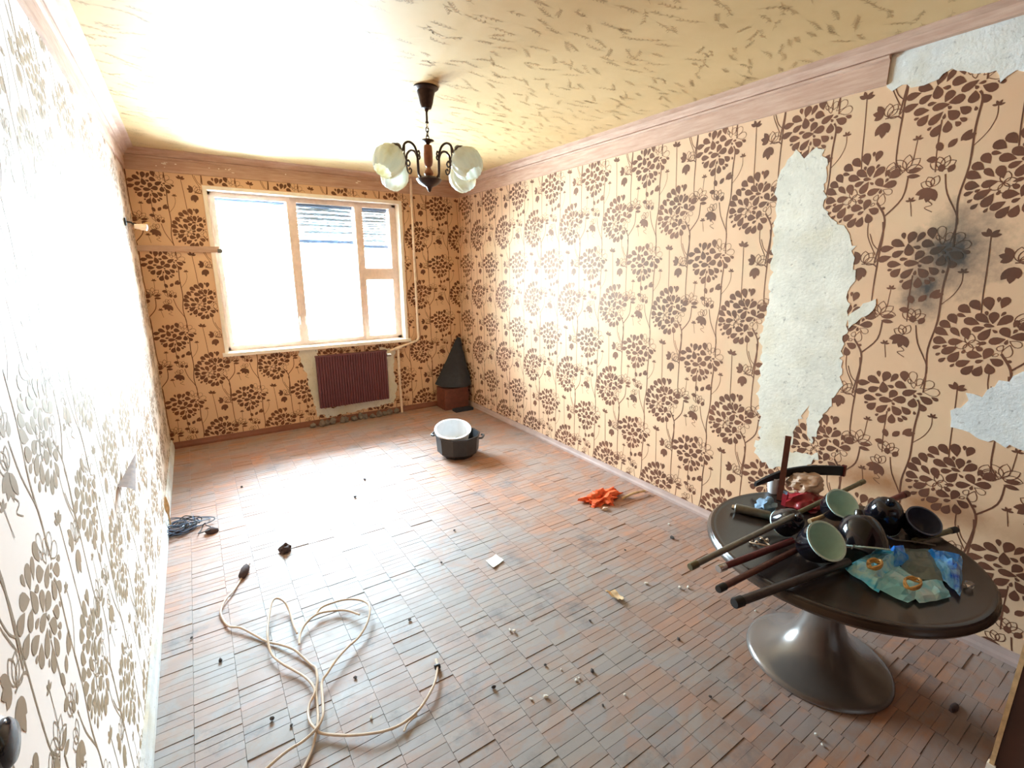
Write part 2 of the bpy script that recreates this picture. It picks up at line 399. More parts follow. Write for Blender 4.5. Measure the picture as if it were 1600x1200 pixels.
# ---- wallpaper print (flat printed motif, one repeat 0.53 x 0.637 m, half drop)
TW, TH = .53, .637
def leaf(c, ang, ln, wd, n=5):
    ca, sa = math.cos(ang), math.sin(ang); up_, lo = [], []
    for i in range(n+1):
        t = i/n; w = wd/2*math.sin(PI*min(1, t**.8*.98+.02))**.8*(.75+.5*t) if 0 < i < n else 0
        up_.append((t*ln, w)); lo.append((t*ln, -w))
    pts = up_+list(reversed(lo[1:-1]))
    return [(c[0]+x*ca-y_*sa, c[1]+x*sa+y_*ca) for x, y_ in pts]
def ribbon(pts, w, w2=None):
    out = []; n = len(pts); w2 = w if w2 is None else w2
    L, Rr = [], []
    for i, q in enumerate(pts):
        a = pts[max(i-1, 0)]; c = pts[min(i+1, n-1)]; dx, dy = c[0]-a[0], c[1]-a[1]; l = math.hypot(dx, dy) or 1
        ww = (w+(w2-w)*i/(n-1))/2; L.append((q[0]-dy/l*ww, q[1]+dx/l*ww)); Rr.append((q[0]+dy/l*ww, q[1]-dx/l*ww))
    for i in range(n-1): out.append([L[i], L[i+1], Rr[i+1], Rr[i]])
    return out
def outline(c, ang, ln, wd, w=.0032):
    p = leaf(c, ang, ln, wd, 6); return ribbon(p+[p[0]], w)
def spl(pts, k=4):
    return [(q.x, q.y) for q in smoothpath([(a, b_, 0) for a, b_ in pts], k)]
rr_ = random.Random(3)
motif = []
def J(a): return a+rr_.uniform(-.12, .12)
def petal(c, ang, ln, wd):
    ca, sa = math.cos(ang), math.sin(ang); prof = ((.0, .0), (.18, .20), (.42, .42), (.66, .5), (.86, .40), (.97, .18))
    pts = [(t*ln, w*wd) for t, w in prof]+[(ln, 0)]+[(t*ln, -w*wd) for t, w in reversed(prof[1:])]
    return [(c[0]+x*ca-y_*sa, c[1]+x*sa+y_*ca) for x, y_ in pts]
def cluster(inside, centres, sizes, open_=None, seed=1, gap=.0022):
    """pack petals inside an outline, each pointing away from the nearest heart"""
    r = random.Random(seed); circ = []; res = []
    for ln0, wd0, tries in sizes:
        for _ in range(tries):
            x, y_ = r.uniform(-.17, .17), r.uniform(-.18, .18)
            if not inside(x, y_): continue
            c = min(centres, key=lambda q: (q[0]-x)**2+(q[1]-y_)**2); a = math.atan2(y_-c[1], x-c[0])+r.uniform(-.3, .3)
            k = r.uniform(.88, 1.15); ln, wd = ln0*k, wd0*r.uniform(.9, 1.1); st = (x-.6*ln*math.cos(a), y_-.6*ln*math.sin(a))
            cc = [(st[0]+t*ln*math.cos(a), st[1]+t*ln*math.sin(a), rr*wd) for t, rr in ((.28, .28), (.52, .44), (.78, .43))]
            if any((p-u)**2+(q-v)**2 < (w+z_+gap)**2 for p, q, w in cc for u, v, z_ in circ): continue
            circ += cc
            if open_ and open_(x, y_): pl_ = petal(st, a, ln, wd); res += ribbon(pl_+[pl_[0]], .0026)
            else: res.append(petal(st, a, ln, wd))
    return res
SZ = ((.052, .034, 1500), (.042, .026, 1500), (.030, .018, 1500), (.020, .012, 900))
# flower A, a drooping head of dark petals
def in_a(x, y_):
    if y_ > -.02: return (x/.150)**2+((y_-.005)/.108)**2 < 1
    return abs(x+.012) < .135*(1-(-.02-y_)/.125)**.75 if y_ > -.135 else False
motif += cluster(in_a, [(-.055, .045), (.06, .03), (-.015, -.02)], SZ, lambda x, y_: (x > .035 and y_ > .035) or (abs(x) < .02 and abs(y_-.03) < .02), 4)
# flower B, an upright fan above curled open petals
bx, by = .248, -.325
def in_b(x, y_):
    if (x+.035)**2+((y_+.035)*1.1)**2 < .040**2: return False
    if ((x-.02)/.125)**2+((y_-.02)/.135)**2 < 1 and y_ > .0: return x < .06 or y_ < .075
    return ((x+.01)/.135)**2+((y_+.02)/.145)**2 < 1 and x < .115
motif += [[(bx+a, by+c) for a, c in q] for q in cluster(in_b, [(.02, .045), (.085, .0), (-.035, -.035), (.03, -.09)], SZ, lambda x, y_: x > .055 and y_ < -.02 and y_ > -.075, 8)]
for k in range(4): motif += outline((bx-.035, by-.035), 3.6+k*1.35, .042, .034)
for k in range(3): motif += outline((bx+.10, by+.05), .1+k*.6, .055, .036)
# side sprays
C0 = (.30, -.045)
for a, ln in ((2.2, .05), (2.9, .046), (3.6, .04)): motif.append(leaf((C0[0]-.008, C0[1]+.035), a, ln, .026))
for a, ln in ((-2.1, .06), (-1.6, .066), (-1.15, .05)): motif.append(leaf(C0, a, ln, .032))
for a in (.3, 1.0, 1.6): motif += outline((C0[0]+.01, C0[1]+.02), a, .055, .036)
for a in (1.9, 2.6, .8, .2): motif.append(leaf((.21, .075), a, .035, .017))
for a in (2.3, 1.5, .7, .0, 3.1): motif += outline((.412, -.262), a, .062, .036)
motif.append(leaf((.42, -.275), .25, .05, .022)); motif.append(leaf((.42, -.29), -.1, .05, .02))
for (x, y_), a, ln in (((.527, -.205), 2.0, .042), ((.548, -.196), .9, .04), ((.521, -.235), 3.1, .04), ((.585, -.178), .9, .05), ((.59, -.175), .4, .045), ((.545, -.29), 1.9, .035), ((.565, -.295), 1.1, .035)):
    motif.append(leaf((x, y_), a, ln, .026))
for a in (2.6, 1.9, 1.2, .5): motif += outline((.54, -.275), a, .05, .03)
for a in (3.5, -2.3, -1.75, -1.2): motif.append(leaf((.518, -.352), a, .058, .030))
for a in (2.7, 2.0, 1.2): motif += outline((.518, -.345), a, .045, .03)
for c in ((.437, -.143), (.451, -.398), (.15, -.068)):
    for k in range(4): motif.append(leaf(c, .2+k*.9, .020, .009))
for pts, w, w2 in (
    ([(.36, .16), (.368, .10), (.366, .026), (.365, -.059), (.366, -.152), (.372, -.225), (.395, -.26)], .0075, .005),
    ([(.315, .11), (.335, .06), (.365, .03)], .004, .004), ([(.30, -.03), (.345, -.03), (.366, -.045)], .005, .006),
    ([(.085, .0), (.098, -.033), (.094, -.136), (.099, -.277), (.085, -.40), (.095, -.50), (.10, -.60)], .008, .006),
    ([(.097, -.206), (.134, -.16), (.152, -.111), (.15, -.069)], .003, .003),
    ([(.212, .085), (.221, -.034), (.228, -.159), (.235, -.23)], .004, .005),
    ([(.437, -.143), (.434, -.227)], .003, .003), ([(.426, -.29), (.418, -.38), (.361, -.454)], .006, .007),
    ([(.322, -.39), (.361, -.454), (.366, -.53), (.352, -.66)], .0085, .007), ([(.300, -.47), (.308, -.54), (.35, -.625)], .004, .004),
    ([(.509, -.08), (.512, -.20), (.52, -.287)], .005, .004), ([(.556, -.30), (.575, -.38), (.625, -.483), (.62, -.56)], .005, .005),
    ([(.451, -.398), (.464, -.462)], .003, .003), ([(.51, -.40), (.53, -.42), (.505, -.43), (.535, -.45)], .003, .003)):
    motif += ribbon(spl(pts), w, w2)

def print_wall(name, mat, parent, s_of, n_in, s0, t0, smin, smax, zmin, zmax, hole=None):
    """s_of(s, z, off) -> world point; motif origin at (s0, t0)"""
    m = MB()
    for i in range(math.floor((smin-s0)/TW)-2, math.ceil((smax-s0)/TW)+1):
        for j in range(math.floor((zmin-t0)/TH)-1, math.ceil((zmax-t0)/TH)+2):
            for poly in motif:
                q = [(s0+i*TW+a, t0+j*TH+b_) for a, b_ in poly]
                cs = sum(a for a, _ in q)/len(q); cz = sum(b_ for _, b_ in q)/len(q)
                if not (smin < cs < smax and zmin < cz < zmax): continue
                if hole and hole[0] < cs < hole[1] and hole[2] < cz < hole[3]: continue
                if hole:
                    q2 = []
                    for a, b_ in q:
                        if hole[0] < a < hole[1] and hole[2] < b_ < hole[3]:
                            e = min((a-hole[0], 0), (hole[1]-a, 1), (b_-hole[2], 2), (hole[3]-b_, 3))[1]
                            a = (hole[0], hole[1], a, a)[e]; b_ = (b_, b_, hole[2], hole[3])[e]
                        q2.append((a, b_))
                    q = q2
                off = .0003+.00045*rr_.random()
                pts = [s_of(min(max(a, smin), smax), min(max(b_, zmin), zmax), off) for a, b_ in q]
                m.add(pts, [tuple(range(len(pts)))])
    me = bpy.data.meshes.new(name); me.from_pydata(m.v, [], m.f); me.materials.append(mat)
    o = bpy.data.objects.new(name, me); COL.objects.link(o); o.parent = parent; tag(o, kind='stuff'); return o
print_wall('wallpaper_print', M['print_right'], wr, lambda s, z, o: (W-o, 1.37-s, z), None, 0, 2.326, 1.37-D+.002, 1.37-Y0, .03, 2.5)
print_wall('wallpaper_print', M['print'], wl, lambda s, z, o: (o, s, z), None, .18, 2.25, Y0, D-.002, .05, 2.5)
print_wall('wallpaper_print', M['print'], wb, lambda s, z, o: (s, D-o, z), None, .17, 2.317, .002, W-.002, .05, 2.48, (WX0-.035, WX1+.035, WZ0-.035, WZ1+.035))
# ceiling sprigs
m = MB(); rs = random.Random(11)
yy = Y0
while yy < D-.1:
    xx = .08
    while xx < W-.08:
        cx, cy, a = xx+rs.uniform(-.05, .05), yy+rs.uniform(-.05, .05), rs.gauss(0, .4)+(PI if rs.random() < .5 else 0)
        ln = rs.uniform(.06, .12); pts = [(cx+ln*t*math.cos(a+.2*t), cy+ln*t*math.sin(a+.2*t)) for t in (0, .33, .66, 1)]
        polys = ribbon(pts, .0016)
        for t in (.25, .45, .65, .85, 1):
            bx_, by_ = cx+ln*t*math.cos(a+.2*t), cy+ln*t*math.sin(a+.2*t)
            for sg in (-1, 1):
                if rs.random() < .85: polys.append(leaf((bx_, by_), a+sg*.65+.6*t, .019, .0056, 4))
        for q in polys: m.add([(min(max(a_, .02), W-.02), b_, H-.0005) for a_, b_ in q], [tuple(range(len(q)))])
        xx += rs.uniform(.10, .155)
    yy += .085
me = bpy.data.meshes.new('sprig_print'); me.from_pydata(m.v, [], m.f); me.materials.append(M['sprig'])
o = bpy.data.objects.new('sprig_print', me); COL.objects.link(o); o.parent = ce; tag(o, kind='stuff')

# ---- bare plaster where the paper is torn off
def patch(name, mat, parent, pts, to3, seed, d, rough=.012, thick=.0014):
    """ragged sheet of plaster, pts = (s, z) outline"""
    r = random.Random(seed); out = []
    n = len(pts)
    for i in range(n):
        a, b_ = pts[i], pts[(i+1) % n]; l = math.hypot(b_[0]-a[0], b_[1]-a[1]); k = max(1, int(l/.02))
        for j in range(k):
            t = j/k; out.append((a[0]+(b_[0]-a[0])*t+r.uniform(-rough, rough), a[1]+(b_[1]-a[1])*t+r.uniform(-rough, rough)))
    thick += .0004*seed
    return MB().extrude([to3(a, b_) for a, b_ in out], Vector(d)*thick).build(name, mat, parent)
R3 = lambda s, z: (W, s, z)
patch('bare_plaster', M['plaster'], wr, [(1.50, 2.19), (1.45, 2.235), (1.40, 2.20), (1.335, 2.235), (1.30, 2.17), (1.285, 2.05), (1.27, 1.93), (1.235, 1.88), (1.16, 1.83), (1.115, 1.74), (1.085, 1.60), (1.105, 1.50), (1.09, 1.38), (1.095, 1.20), (1.075, 1.06), (1.11, .95), (1.14, .86), (1.17, .70), (1.20, .80), (1.215, .92), (1.25, .80), (1.275, .68), (1.30, .62), (1.38, .60), (1.46, .60), (1.455, .72), (1.50, .90), (1.495, 1.10), (1.52, 1.25), (1.505, 1.45), (1.50, 1.60), (1.515, 1.78), (1.52, 1.95), (1.54, 2.08)], R3, 1, (-1, 0, 0))
patch('bare_plaster', M['plaster'], wr, [(1.12, .66), (1.15, .60), (1.22, .54), (1.38, .50), (1.47, .55), (1.47, .63), (1.35, .66), (1.25, .63)], R3, 2, (-1, 0, 0))
patch('bare_plaster', M['plaster_w'], wr, [(.64, 1.03), (.60, 1.06), (.585, 1.12), (.54, 1.12), (.50, 1.19), (.44, 1.23), (.30, 1.27), (.10, 1.25), (.10, .93), (.30, .90), (.40, .93), (.50, .93), (.56, .95), (.615, .97)], R3, 3, (-1, 0, 0))
patch('bare_plaster', M['plaster'], wr, [(1.09, 1.42), (1.03, 1.47), (.985, 1.50), (.985, 1.44), (1.03, 1.40), (1.08, 1.35)], R3, 4, (-1, 0, 0), .006)
FASC = 1.083                                         # the fascia of the right cornice is missing from here on
patch('bare_plaster', M['plaster_w'], wr, [(FASC+.01, 2.565), (FASC, 2.43), (1.06, 2.405), (1.03, 2.425), (.99, 2.405), (.92, 2.40), (.86, 2.43), (.80, 2.40), (.72, 2.385), (.70, 2.34), (.66, 2.37), (.60, 2.355), (.50, 2.37), (.30, 2.37), (Y0, 2.37), (Y0, 2.575)], R3, 5, (-1, 0, 0), .005)
B3 = lambda s, z: (s, D, z)
patch('bare_plaster', M['plaster'], wb, [(1.17, .84), (1.36, .83), (1.38, .12), (1.31, .10), (1.26, .35), (1.24, .55), (1.20, .70)], B3, 6, (0, -1, 0))
patch('bare_plaster', M['plaster'], wb, [(2.02, .80), (2.20, .74), (2.17, .50), (2.20, .30), (2.16, .12), (1.38, .07), (1.36, .16), (2.02, .20)], B3, 7, (0, -1, 0))

# ---- cornices: fascia on the wall, bead, cove to the ceiling
prof_f = [(0, 2.436), (.012, 2.438), (.013, 2.535), (.024, 2.540), (.027, 2.550), (.020, 2.556), (0, 2.556)]
prof_c = [(0, 2.556), (.030, 2.556), (.036, 2.566), (.055, 2.585), (.082, 2.592), (.094, 2.597), (.094, H), (0, H)]
def cornice(name, profs, to3, a, b_, label):
    m = MB()
    for pr in profs:
        m.extrude([to3(a, d, z) for d, z in pr], Vector(to3(b_, 0, 0))-Vector(to3(a, 0, 0)))
    return struct(m.build(name, M['cornice'], None), label, 'cornice')
cornice('trim_1', [prof_f], lambda s, d, z: (W-d, s, z), FASC, D, 'pinkish brown fascia of the right wall cornice, broken off near the viewer')
cornice('trim_2', [prof_c], lambda s, d, z: (W-d, s, z), Y0, D, 'cove moulding between the right wall and the ceiling')
cornice('trim_3', [prof_f, prof_c], lambda s, d, z: (d, s, z), Y0, D, 'pinkish cornice along the top of the left wall')
m = MB()
for pr in (prof_f, prof_c): m.extrude([(.0, D-d, z) for d, z in pr], (W, 0, 0))
struct(m.build('trim_4', M['cornice']), 'cornice above the window on the far wall', 'cornice')
# chipped paint flecks on the far cornice
m = MB()
for k in range(16):
    x = R.choice([.25, .3, .36, .62, .68, .75, 1.15, 1.2, 1.9, 2.0])+R.uniform(-.03, .03); z = R.uniform(2.47, 2.52)
    m.box((x, D-.0145, z), (x+R.uniform(.008, .03), D-.012, z+R.uniform(.004, .009)))
tr4 = bpy.data.objects['trim_4']; tag(m.build('paint_flecks', M['casing'], tr4), kind='stuff')
# ---- skirtings
def skirting(name, mat, a, b_, label): return struct(MB().box(a, b_).build(name, mat), label, 'skirting')
def skirt_prof(name, mat, to3, a, b_, label, h=.055):
    pr = [(0, 0), (.022, 0), (.022, h*.35), (.016, h*.6), (.012, h), (0, h)]
    return struct(MB().extrude([to3(a, d, z) for d, z in pr], Vector(to3(b_, 0, 0))-Vector(to3(a, 0, 0))).build(name, mat), label, 'skirting')
skirt_prof('baseboard_right', M['skirt'], lambda s, d, z: (W-d, s, z), Y0, D, 'pinkish grey skirting along the right wall')
skirt_prof('baseboard_left', M['skirt_w'], lambda s, d, z: (d, s, z), Y0, D, 'whitish flaking skirting along the left wall', .085)
skirt_prof('baseboard_back', M['skirt_b'], lambda s, d, z: (s, D-d, z), .022, W-.022, 'brown skirting under the window wall', .06)

# ------------------------------------------------------------------ window
win = struct(bpy.data.objects.new('window_1', None), 'three part wooden window with cream frame, blown out by daylight', 'window'); COL.objects.link(win); win.location = ((WX0+WX1)/2, D, WZ0)
m = MB(); c = .028
for a, b_ in (((WX0-c, D-.012, WZ0-c), (WX0+.004, D+.006, WZ1+c)), ((WX1-.004, D-.012, WZ0-c), (WX1+c, D+.006, WZ1+c)), ((WX0, D-.012, WZ1-.004), (WX1, D+.006, WZ1+c))): m.box(a, b_)
m.build('casing', M['casing'], win)
MB().box((WX0-.05, D-.045, WZ0-.032), (WX1+.05, D+.14, WZ0+.001)).build('window_sill', M['casing'], win)
m = MB()                                            # painted reveal lining
m.box((WX0, D, WZ0), (WX0+.004, D+.12, WZ1)).box((WX1-.004, D, WZ0), (WX1, D+.12, WZ1)).box((WX0, D, WZ1-.004), (WX1, D+.12, WZ1)); m.build('reveal', M['casing'], win)
FY0, FY1 = D+.11, D+.17
def zb(u, v): q = at(u, v, 1, FY0); return q.x, q.z
panes = {'a': (zb(340, 320)[0]-.01, zb(455, 430)[0]-.02, WZ0+.05, WZ1-.05), }
xa0, xa1 = WX0+.06, 1.225
xb0, xb1 = 1.315, 1.885
xc0, xc1 = 1.965, 2.262
z0, z1 = WZ0+.05, WZ1-.05
zt = at(595, 428, 1, FY0).z
def member(name, a, b_, mat='pane_paint', y0=FY0, y1=FY1): return MB().box((a[0], y0, a[1]), (b_[0], y1, b_[1])).build(name, M[mat], win)
member('frame_side', (WX0, WZ0), (xa0-.03, WZ1)); member('frame_side', (xc1+.03, WZ0), (WX1, WZ1))
member('frame_head', (WX0, z1+.02), (WX1, WZ1)); member('frame_foot', (WX0, WZ0), (WX1, z0-.02))
member('mullion', (xa1+.03, WZ0), (xb0-.03, WZ1), y0=FY0-.01); member('mullion', (xb1+.03, WZ0), (xc0-.03, WZ1), y0=FY0-.01)
member('transom', (xc0-.03, zt-.03), (xc1+.03, zt+.03))
def sash(x0, x1, z0_, z1_, w=.034):
    m = MB()
    for dy, dw in ((.0, w), (.125, w+.012)):
        y0, y1 = FY0-.006+dy, FY0+.036+dy
        m.box((x0-w+.004, y0, z0_-w+.004), (x0+dw-.034, y1, z1_+w-.004)).box((x1-dw+.034, y0, z0_-w+.004), (x1+w-.004, y1, z1_+w-.004))
        m.box((x0, y0, z0_-w+.004), (x1, y1, z0_+dw-.034)).box((x0, y0, z1_-dw+.034), (x1, y1, z1_+w-.004))
    s = m.build('sash', M['pane_paint'], win)
    p_ = MB().box((x0-.004, FY0+.012, z0_-.004), (x1+.004, FY0+.015, z1_+.004)); p_.build('pane', M['glass'], s)
    p_ = MB().box((x0-.004, FY0+.142, z0_-.004), (x1+.004, FY0+.145, z1_+.004)); p_.build('pane', M['glass'], s)
    return s
for x0, x1, a, b_ in ((xa0, xa1, z0, z1), (xb0, xb1, z0, z1), (xc0, xc1, zt+.06, z1), (xc0, xc1, z0, zt-.06)): sash(x0, x1, a, b_)
for x in (xa1+.02, xb0-.02):
    MB().tube([(x, FY0-.02, 1.08), (x, FY0-.03, 1.12), (x, FY0-.02, 1.16)], .008, 6).build('handle', M['casing'], win)
# blinds hanging between the two panes
def blind(x0, x1, zbot, label):
    e = empty('roller_blind', ((x0+x1)/2, FY0+.08, z1), label, 'blind', 'slatted blinds in the window')
    MB().tube([(x0, FY0+.08, z1+.0), (x1, FY0+.08, z1+.0)], .030, 12).build('rolled_head', M['blindbar'], e)
    z = z1-.035
    n = int((z-zbot)/.022); sm = None
    for k in range(n):
        zz = z-.022*k
        if sm is None:
            so = MB().tube([(x0+.005, 0, 0), ((x0+x1)/2, .001, .0015), (x1-.005, 0, 0)], [.010, .011, .010], 6).build('slat', M['blind']); sm = so.data
        else: so = bpy.data.objects.new('slat', sm); COL.objects.link(so)
        so.parent = e; so.matrix_parent_inverse = Matrix.Translation(-e.location); so.location = (0, FY0+.08, zz); so.rotation_euler = (0, R.uniform(-.004, .004), 0)
    if n > 0: MB().box((x0, FY0+.07, zbot-.035), (x1, FY0+.09, zbot)).build('bottom_bar', M['blindbar'], e)
blind(xa0+.01, xa1-.01, z1-.05, 'blue grey blind rolled up at the top of the left window pane')
blind(xb0+.01, xb1-.01, at(510, 375, 1, FY0+.08).z, 'pale slatted blind half lowered in the middle window pane')
blind(xc0+.005, xc1-.005, at(592, 383, 1, FY0+.08).z, 'narrow pale slatted blind in the small top right vent pane')

# ------------------------------------------------------------------ radiator, pipes, batten on the far wall
e = empty('radiator', (1.70, D-.07, .19), 'burgundy ribbed panel radiator under the window', 'radiator')
m = MB(); pts = []; n = 28; x0, x1 = 1.325, 2.075
for k in range(n):
    xa = x0+(x1-x0)*k/n; w = (x1-x0)/n
    pts += [(xa, D-.082), (xa+w*.22, D-.094), (xa+w*.62, D-.094), (xa+w*.84, D-.082)]
poly = [(x0, D-.05), *pts, (x1, D-.082), (x1, D-.05)]
m.extrude([(a, b_, .20) for a, b_ in poly], (0, 0, .55)).build('ribbed_panel', M['burgundy'], e)
MB().box((x0, D-.05, .75), (x1, D-.044, .76)).box((x0-.004, D-.096, .745), (x1+.004, D-.044, .757)).build('top_rail', M['burgundy'], e)
for x in (1.5, 1.9): MB().box((x-.015, D-.05, .55), (x+.015, D, .60)).build('bracket', M['burgundy'], e)
MB().tube([(x1+.005, D-.07, .70), (x1+.05, D-.07, .70)], .018, 10).build('valve', M['chrome'], e)
e = empty('heating_pipe', (2.47, D-.05, .5), 'cream heating riser pipe running from the ceiling down beside the window', 'pipe')
yp = D-.045
MB().tube(smoothpath([(2.468, yp, H), (2.47, yp, 1.7), (2.475, yp, .92), (2.472, yp, .86), (2.45, yp, .83), (2.40, yp, .815), (2.25, yp, .775), (2.13, yp, .74)], 8), .0135, 10).build('upper_pipe', M['cream'], e, True)
MB().tube([(2.225, yp, .765), (2.222, yp, .5), (2.23, yp, -.005)], .0135, 10).build('riser', M['cream'], e, True)
MB().tube([(2.26, yp, .775), (2.19, yp, .755)], .020, 10).build('coupling', M['cream'], e)
for z in (2.3, 1.3): MB().box((2.455, yp-.005, z), (2.485, D, z+.02)).build('clip', M['cream'], e)
o = MB().box((.0, D-.022, 1.785), (.60, D, 1.835)); 
bt = o.build('wall_batten', M['cornice']); tag(bt, 'thin pinkish wooden batten left of the window frame', 'batten')
MB().box((.585, D-.028, 1.78), (.625, D-.010, 1.815)).build('end_clip', M['tube_grey'], bt)
ORD = ['', 'second ', 'third ', 'fourth ', 'fifth ', 'sixth ', 'seventh ', 'eighth ', 'ninth ', 'tenth ', 'eleventh ', 'twelfth ', 'thirteenth ', 'fourteenth ', 'fifteenth ']
# rubble along the foot of the wall below the radiator
for k in range(14):
    x = 1.25+.9*k/13+R.uniform(-.02, .02)
    o = blob('plaster_lump', M['rubble'], (x, D-.05-R.uniform(0, .03), 0.0), (.035, .025, .03+R.uniform(0, .02)), .5, 2.2, 2, k+3, flat=.6)
    tag(o, 'grey plaster lump under the radiator, %s from the left' % (ORD[k].strip() or 'first'), 'plaster', 'plaster lumps under the radiator')

# ------------------------------------------------------------------ far corner: dark hood on a box
o = MB(); 
apex = [(2.99, D-.05, .83), (3.02, D-.05, .82)]
base_ = [(2.66, D-.06, .285), (2.70, D-.20, .27), (2.80, D-.30, .275), (2.92, D-.34, .27), (3.02, D-.30, .285)]
vs = []; K = 7
for k in range(K+1):
    t = k/K
    for i, q in enumerate(base_):
        a = Vector(apex[0]).lerp(Vector(apex[1]), i/4); v = Vector(q).lerp(a, t**.82)
        v.x += .012*noise.noise(v*9); v.y += .015*noise.noise(v*9+Vector((3, 0, 0))); v.y = min(v.y, D-.03); v.x = min(v.x, W-.02); vs.append(v)
n = 5
fs = [(k*n+i, k*n+i+1, (k+1)*n+i+1, (k+1)*n+i) for k in range(K) for i in range(n-1)]
o.add(vs, fs); nb = len(o.v)
back = [(v.x*.97+.03*3.02, min(v.y+.03, D-.02), v.z) for v in vs]; o.add(back, [tuple(reversed(f)) for f in fs])
hood = o.build('dark_cover', M['charcoal'], None, True); tag(hood, 'charcoal cone shaped cover standing in the far right corner', 'cover')
bx0 = empty('cardboard_box', (2.83, D-.17, 0), 'reddish brown box under the dark cover in the far corner', 'box')
m = MB().box((2.68, D-.28, .003), (2.99, D-.05, .25)); m.build('box_body', M['boxbrown'], bx0)
for s_ in (0, 1): MB().box((2.68+.157*s_, D-.285, .25), (2.83+.157*s_, D-.05, .256)).build('lid_flap', M['boxbrown'], bx0)
o = MB().box((2.75, D-.42, .0), (2.98, D-.32, .03)).build('dark_board', M['charcoal']); tag(o, 'short dark board lying on the floor before the corner box', 'board')

# ------------------------------------------------------------------ chandelier
cx, cy = 1.543, 2.698
ch = empty('chandelier', (cx, cy, H), 'bronze chandelier with four ribbed glass shades and wooden stem', 'chandelier')
Tm = Matrix.Translation((cx, cy, 0))
MB().lathe([(.0, 2.6), (.066, 2.6), (.068, 2.592), (.050, 2.580), (.042, 2.55), (.036, 2.52), (.027, 2.495), (.012, 2.490), (.008, 2.48)], 28, Tm).build('canopy', M['iron'], ch, True)
MB().lathe([(.006, 2.495), (.006, 2.43), (.0095, 2.428), (.0095, 2.42), (.0, 2.42)], 12, Tm).build('rod', M['iron'], ch, True)
for k in range(4):
    z = 2.408-.02*k; lk = [(cx+(.008*math.cos(a) if k % 2 else 0), cy+(0 if k % 2 else .008*math.cos(a)), z+.015*math.sin(a)) for a in [2*PI*i/12 for i in range(13)]]
    MB().tube(lk, .0028, 6).build('chain_link', M['chrome'] if k == 0 else M['iron'], ch, True)
MB().lathe([(.0, 2.345), (.008, 2.343), (.012, 2.338), (.034, 2.336), (.036, 2.331), (.018, 2.325), (.010, 2.315), (.012, 2.308), (.0, 2.306)], 24, Tm).build('dish', M['iron'], ch, True)
MB().lathe([(.0, 2.308), (.021, 2.308), (.024, 2.295), (.025, 2.26), (.0245, 2.22), (.020, 2.203), (.011, 2.195), (.014, 2.185), (.024, 2.172), (.027, 2.160), (.018, 2.148), (.0, 2.145)], 24, Tm).build('wooden_stem', M['turned'], ch, True)
MB().lathe([(.0, 2.15), (.026, 2.148), (.060, 2.140), (.072, 2.130), (.060, 2.112), (.038, 2.098), (.018, 2.090), (.012, 2.080), (.009, 2.068), (.0, 2.062)], 28, Tm).build('hub', M['iron'], ch, True)
va = math.atan2(cy, cx-CAM.x)                        # seen from the door the arms stand at 45 degrees
for k in range(4):
    a = va+PI/4+k*PI/2; ca, sa = math.cos(a), math.sin(a)
    P = lambda r, z: (cx+r*ca, cy+r*sa, z)
    arm = MB().tube(smoothpath([P(.055, 2.13), P(.078, 2.15), P(.082, 2.20), P(.085, 2.25), P(.105, 2.288), (P(.140, 2.300)), P(.172, 2.285), P(.190, 2.250), P(.205, 2.245), P(.222, 2.252)], 5), .0065, 8).build('arm', M['iron'], ch, True)
    MB().tube(smoothpath([P(.172, 2.285), P(.178, 2.23), P(.170, 2.19), P(.150, 2.178), P(.140, 2.195), P(.152, 2.208), P(.160, 2.198)], 5), .0045, 6).build('scroll', M['iron'], arm, True)
    MB().tube(smoothpath([P(.086, 2.255), P(.072, 2.268), P(.066, 2.255), P(.074, 2.245)], 4), .005, 6).build('scroll', M['iron'], arm, True)
    ax = Vector((ca*.62, sa*.62, -.78)); og = Vector(P(.222, 2.262)); mt = frame_to(ax, og)
    MB().lathe([(.0, -.012), (.016, -.010), (.022, .0), (.034, .012), (.036, .030), (.030, .040), (.0, .041)], 20, mt).build('socket', M['iron'], arm, True)
    prof = [(.030, .022), (.050, .034), (.070, .060), (.080, .092), (.078, .122), (.068, .150), (.056, .168), (.050, .176), (.047, .174), (.064, .148), (.074, .120), (.076, .092), (.066, .062), (.046, .038), (.028, .026)]
    MB().lathe(prof, 96, mt, .05, 12, False, 26).build('glass_shade', M['shade_glass'], ch, True, 60)

# ------------------------------------------------------------------ tulip table
tx, ty, th = 2.385, .735, .55
tb = empty('tulip_table', (tx, ty, 0), 'round dark brown low table on a trumpet shaped pedestal', 'table')
Tt = Matrix.Translation((tx, ty, 0))
MB().lathe([(.0, th), (.445, th), (.455, th+.002), (.462, th+.004), (.470, th+.002), (.474, th-.004)], 72, Tt).build('table_top', M['table_top'], tb, True)
MB().lathe([(.474, th-.004), (.482, th-.012), (.484, th-.022), (.476, th-.034), (.455, th-.040), (.0, th-.040)], 72, Tt).build('rim', M['table_rim'], tb, True)
MB().lathe([(.0, .51), (.13, .51), (.115, .49), (.085, .44), (.068, .38), (.063, .32), (.066, .26), (.078, .20), (.102, .14), (.142, .09), (.190, .055), (.235, .032), (.258, .022), (.270, .012), (.272, .003), (.262, .0), (.0, .0)], 72, Tt).build('pedestal', M['table_base'], tb, True)

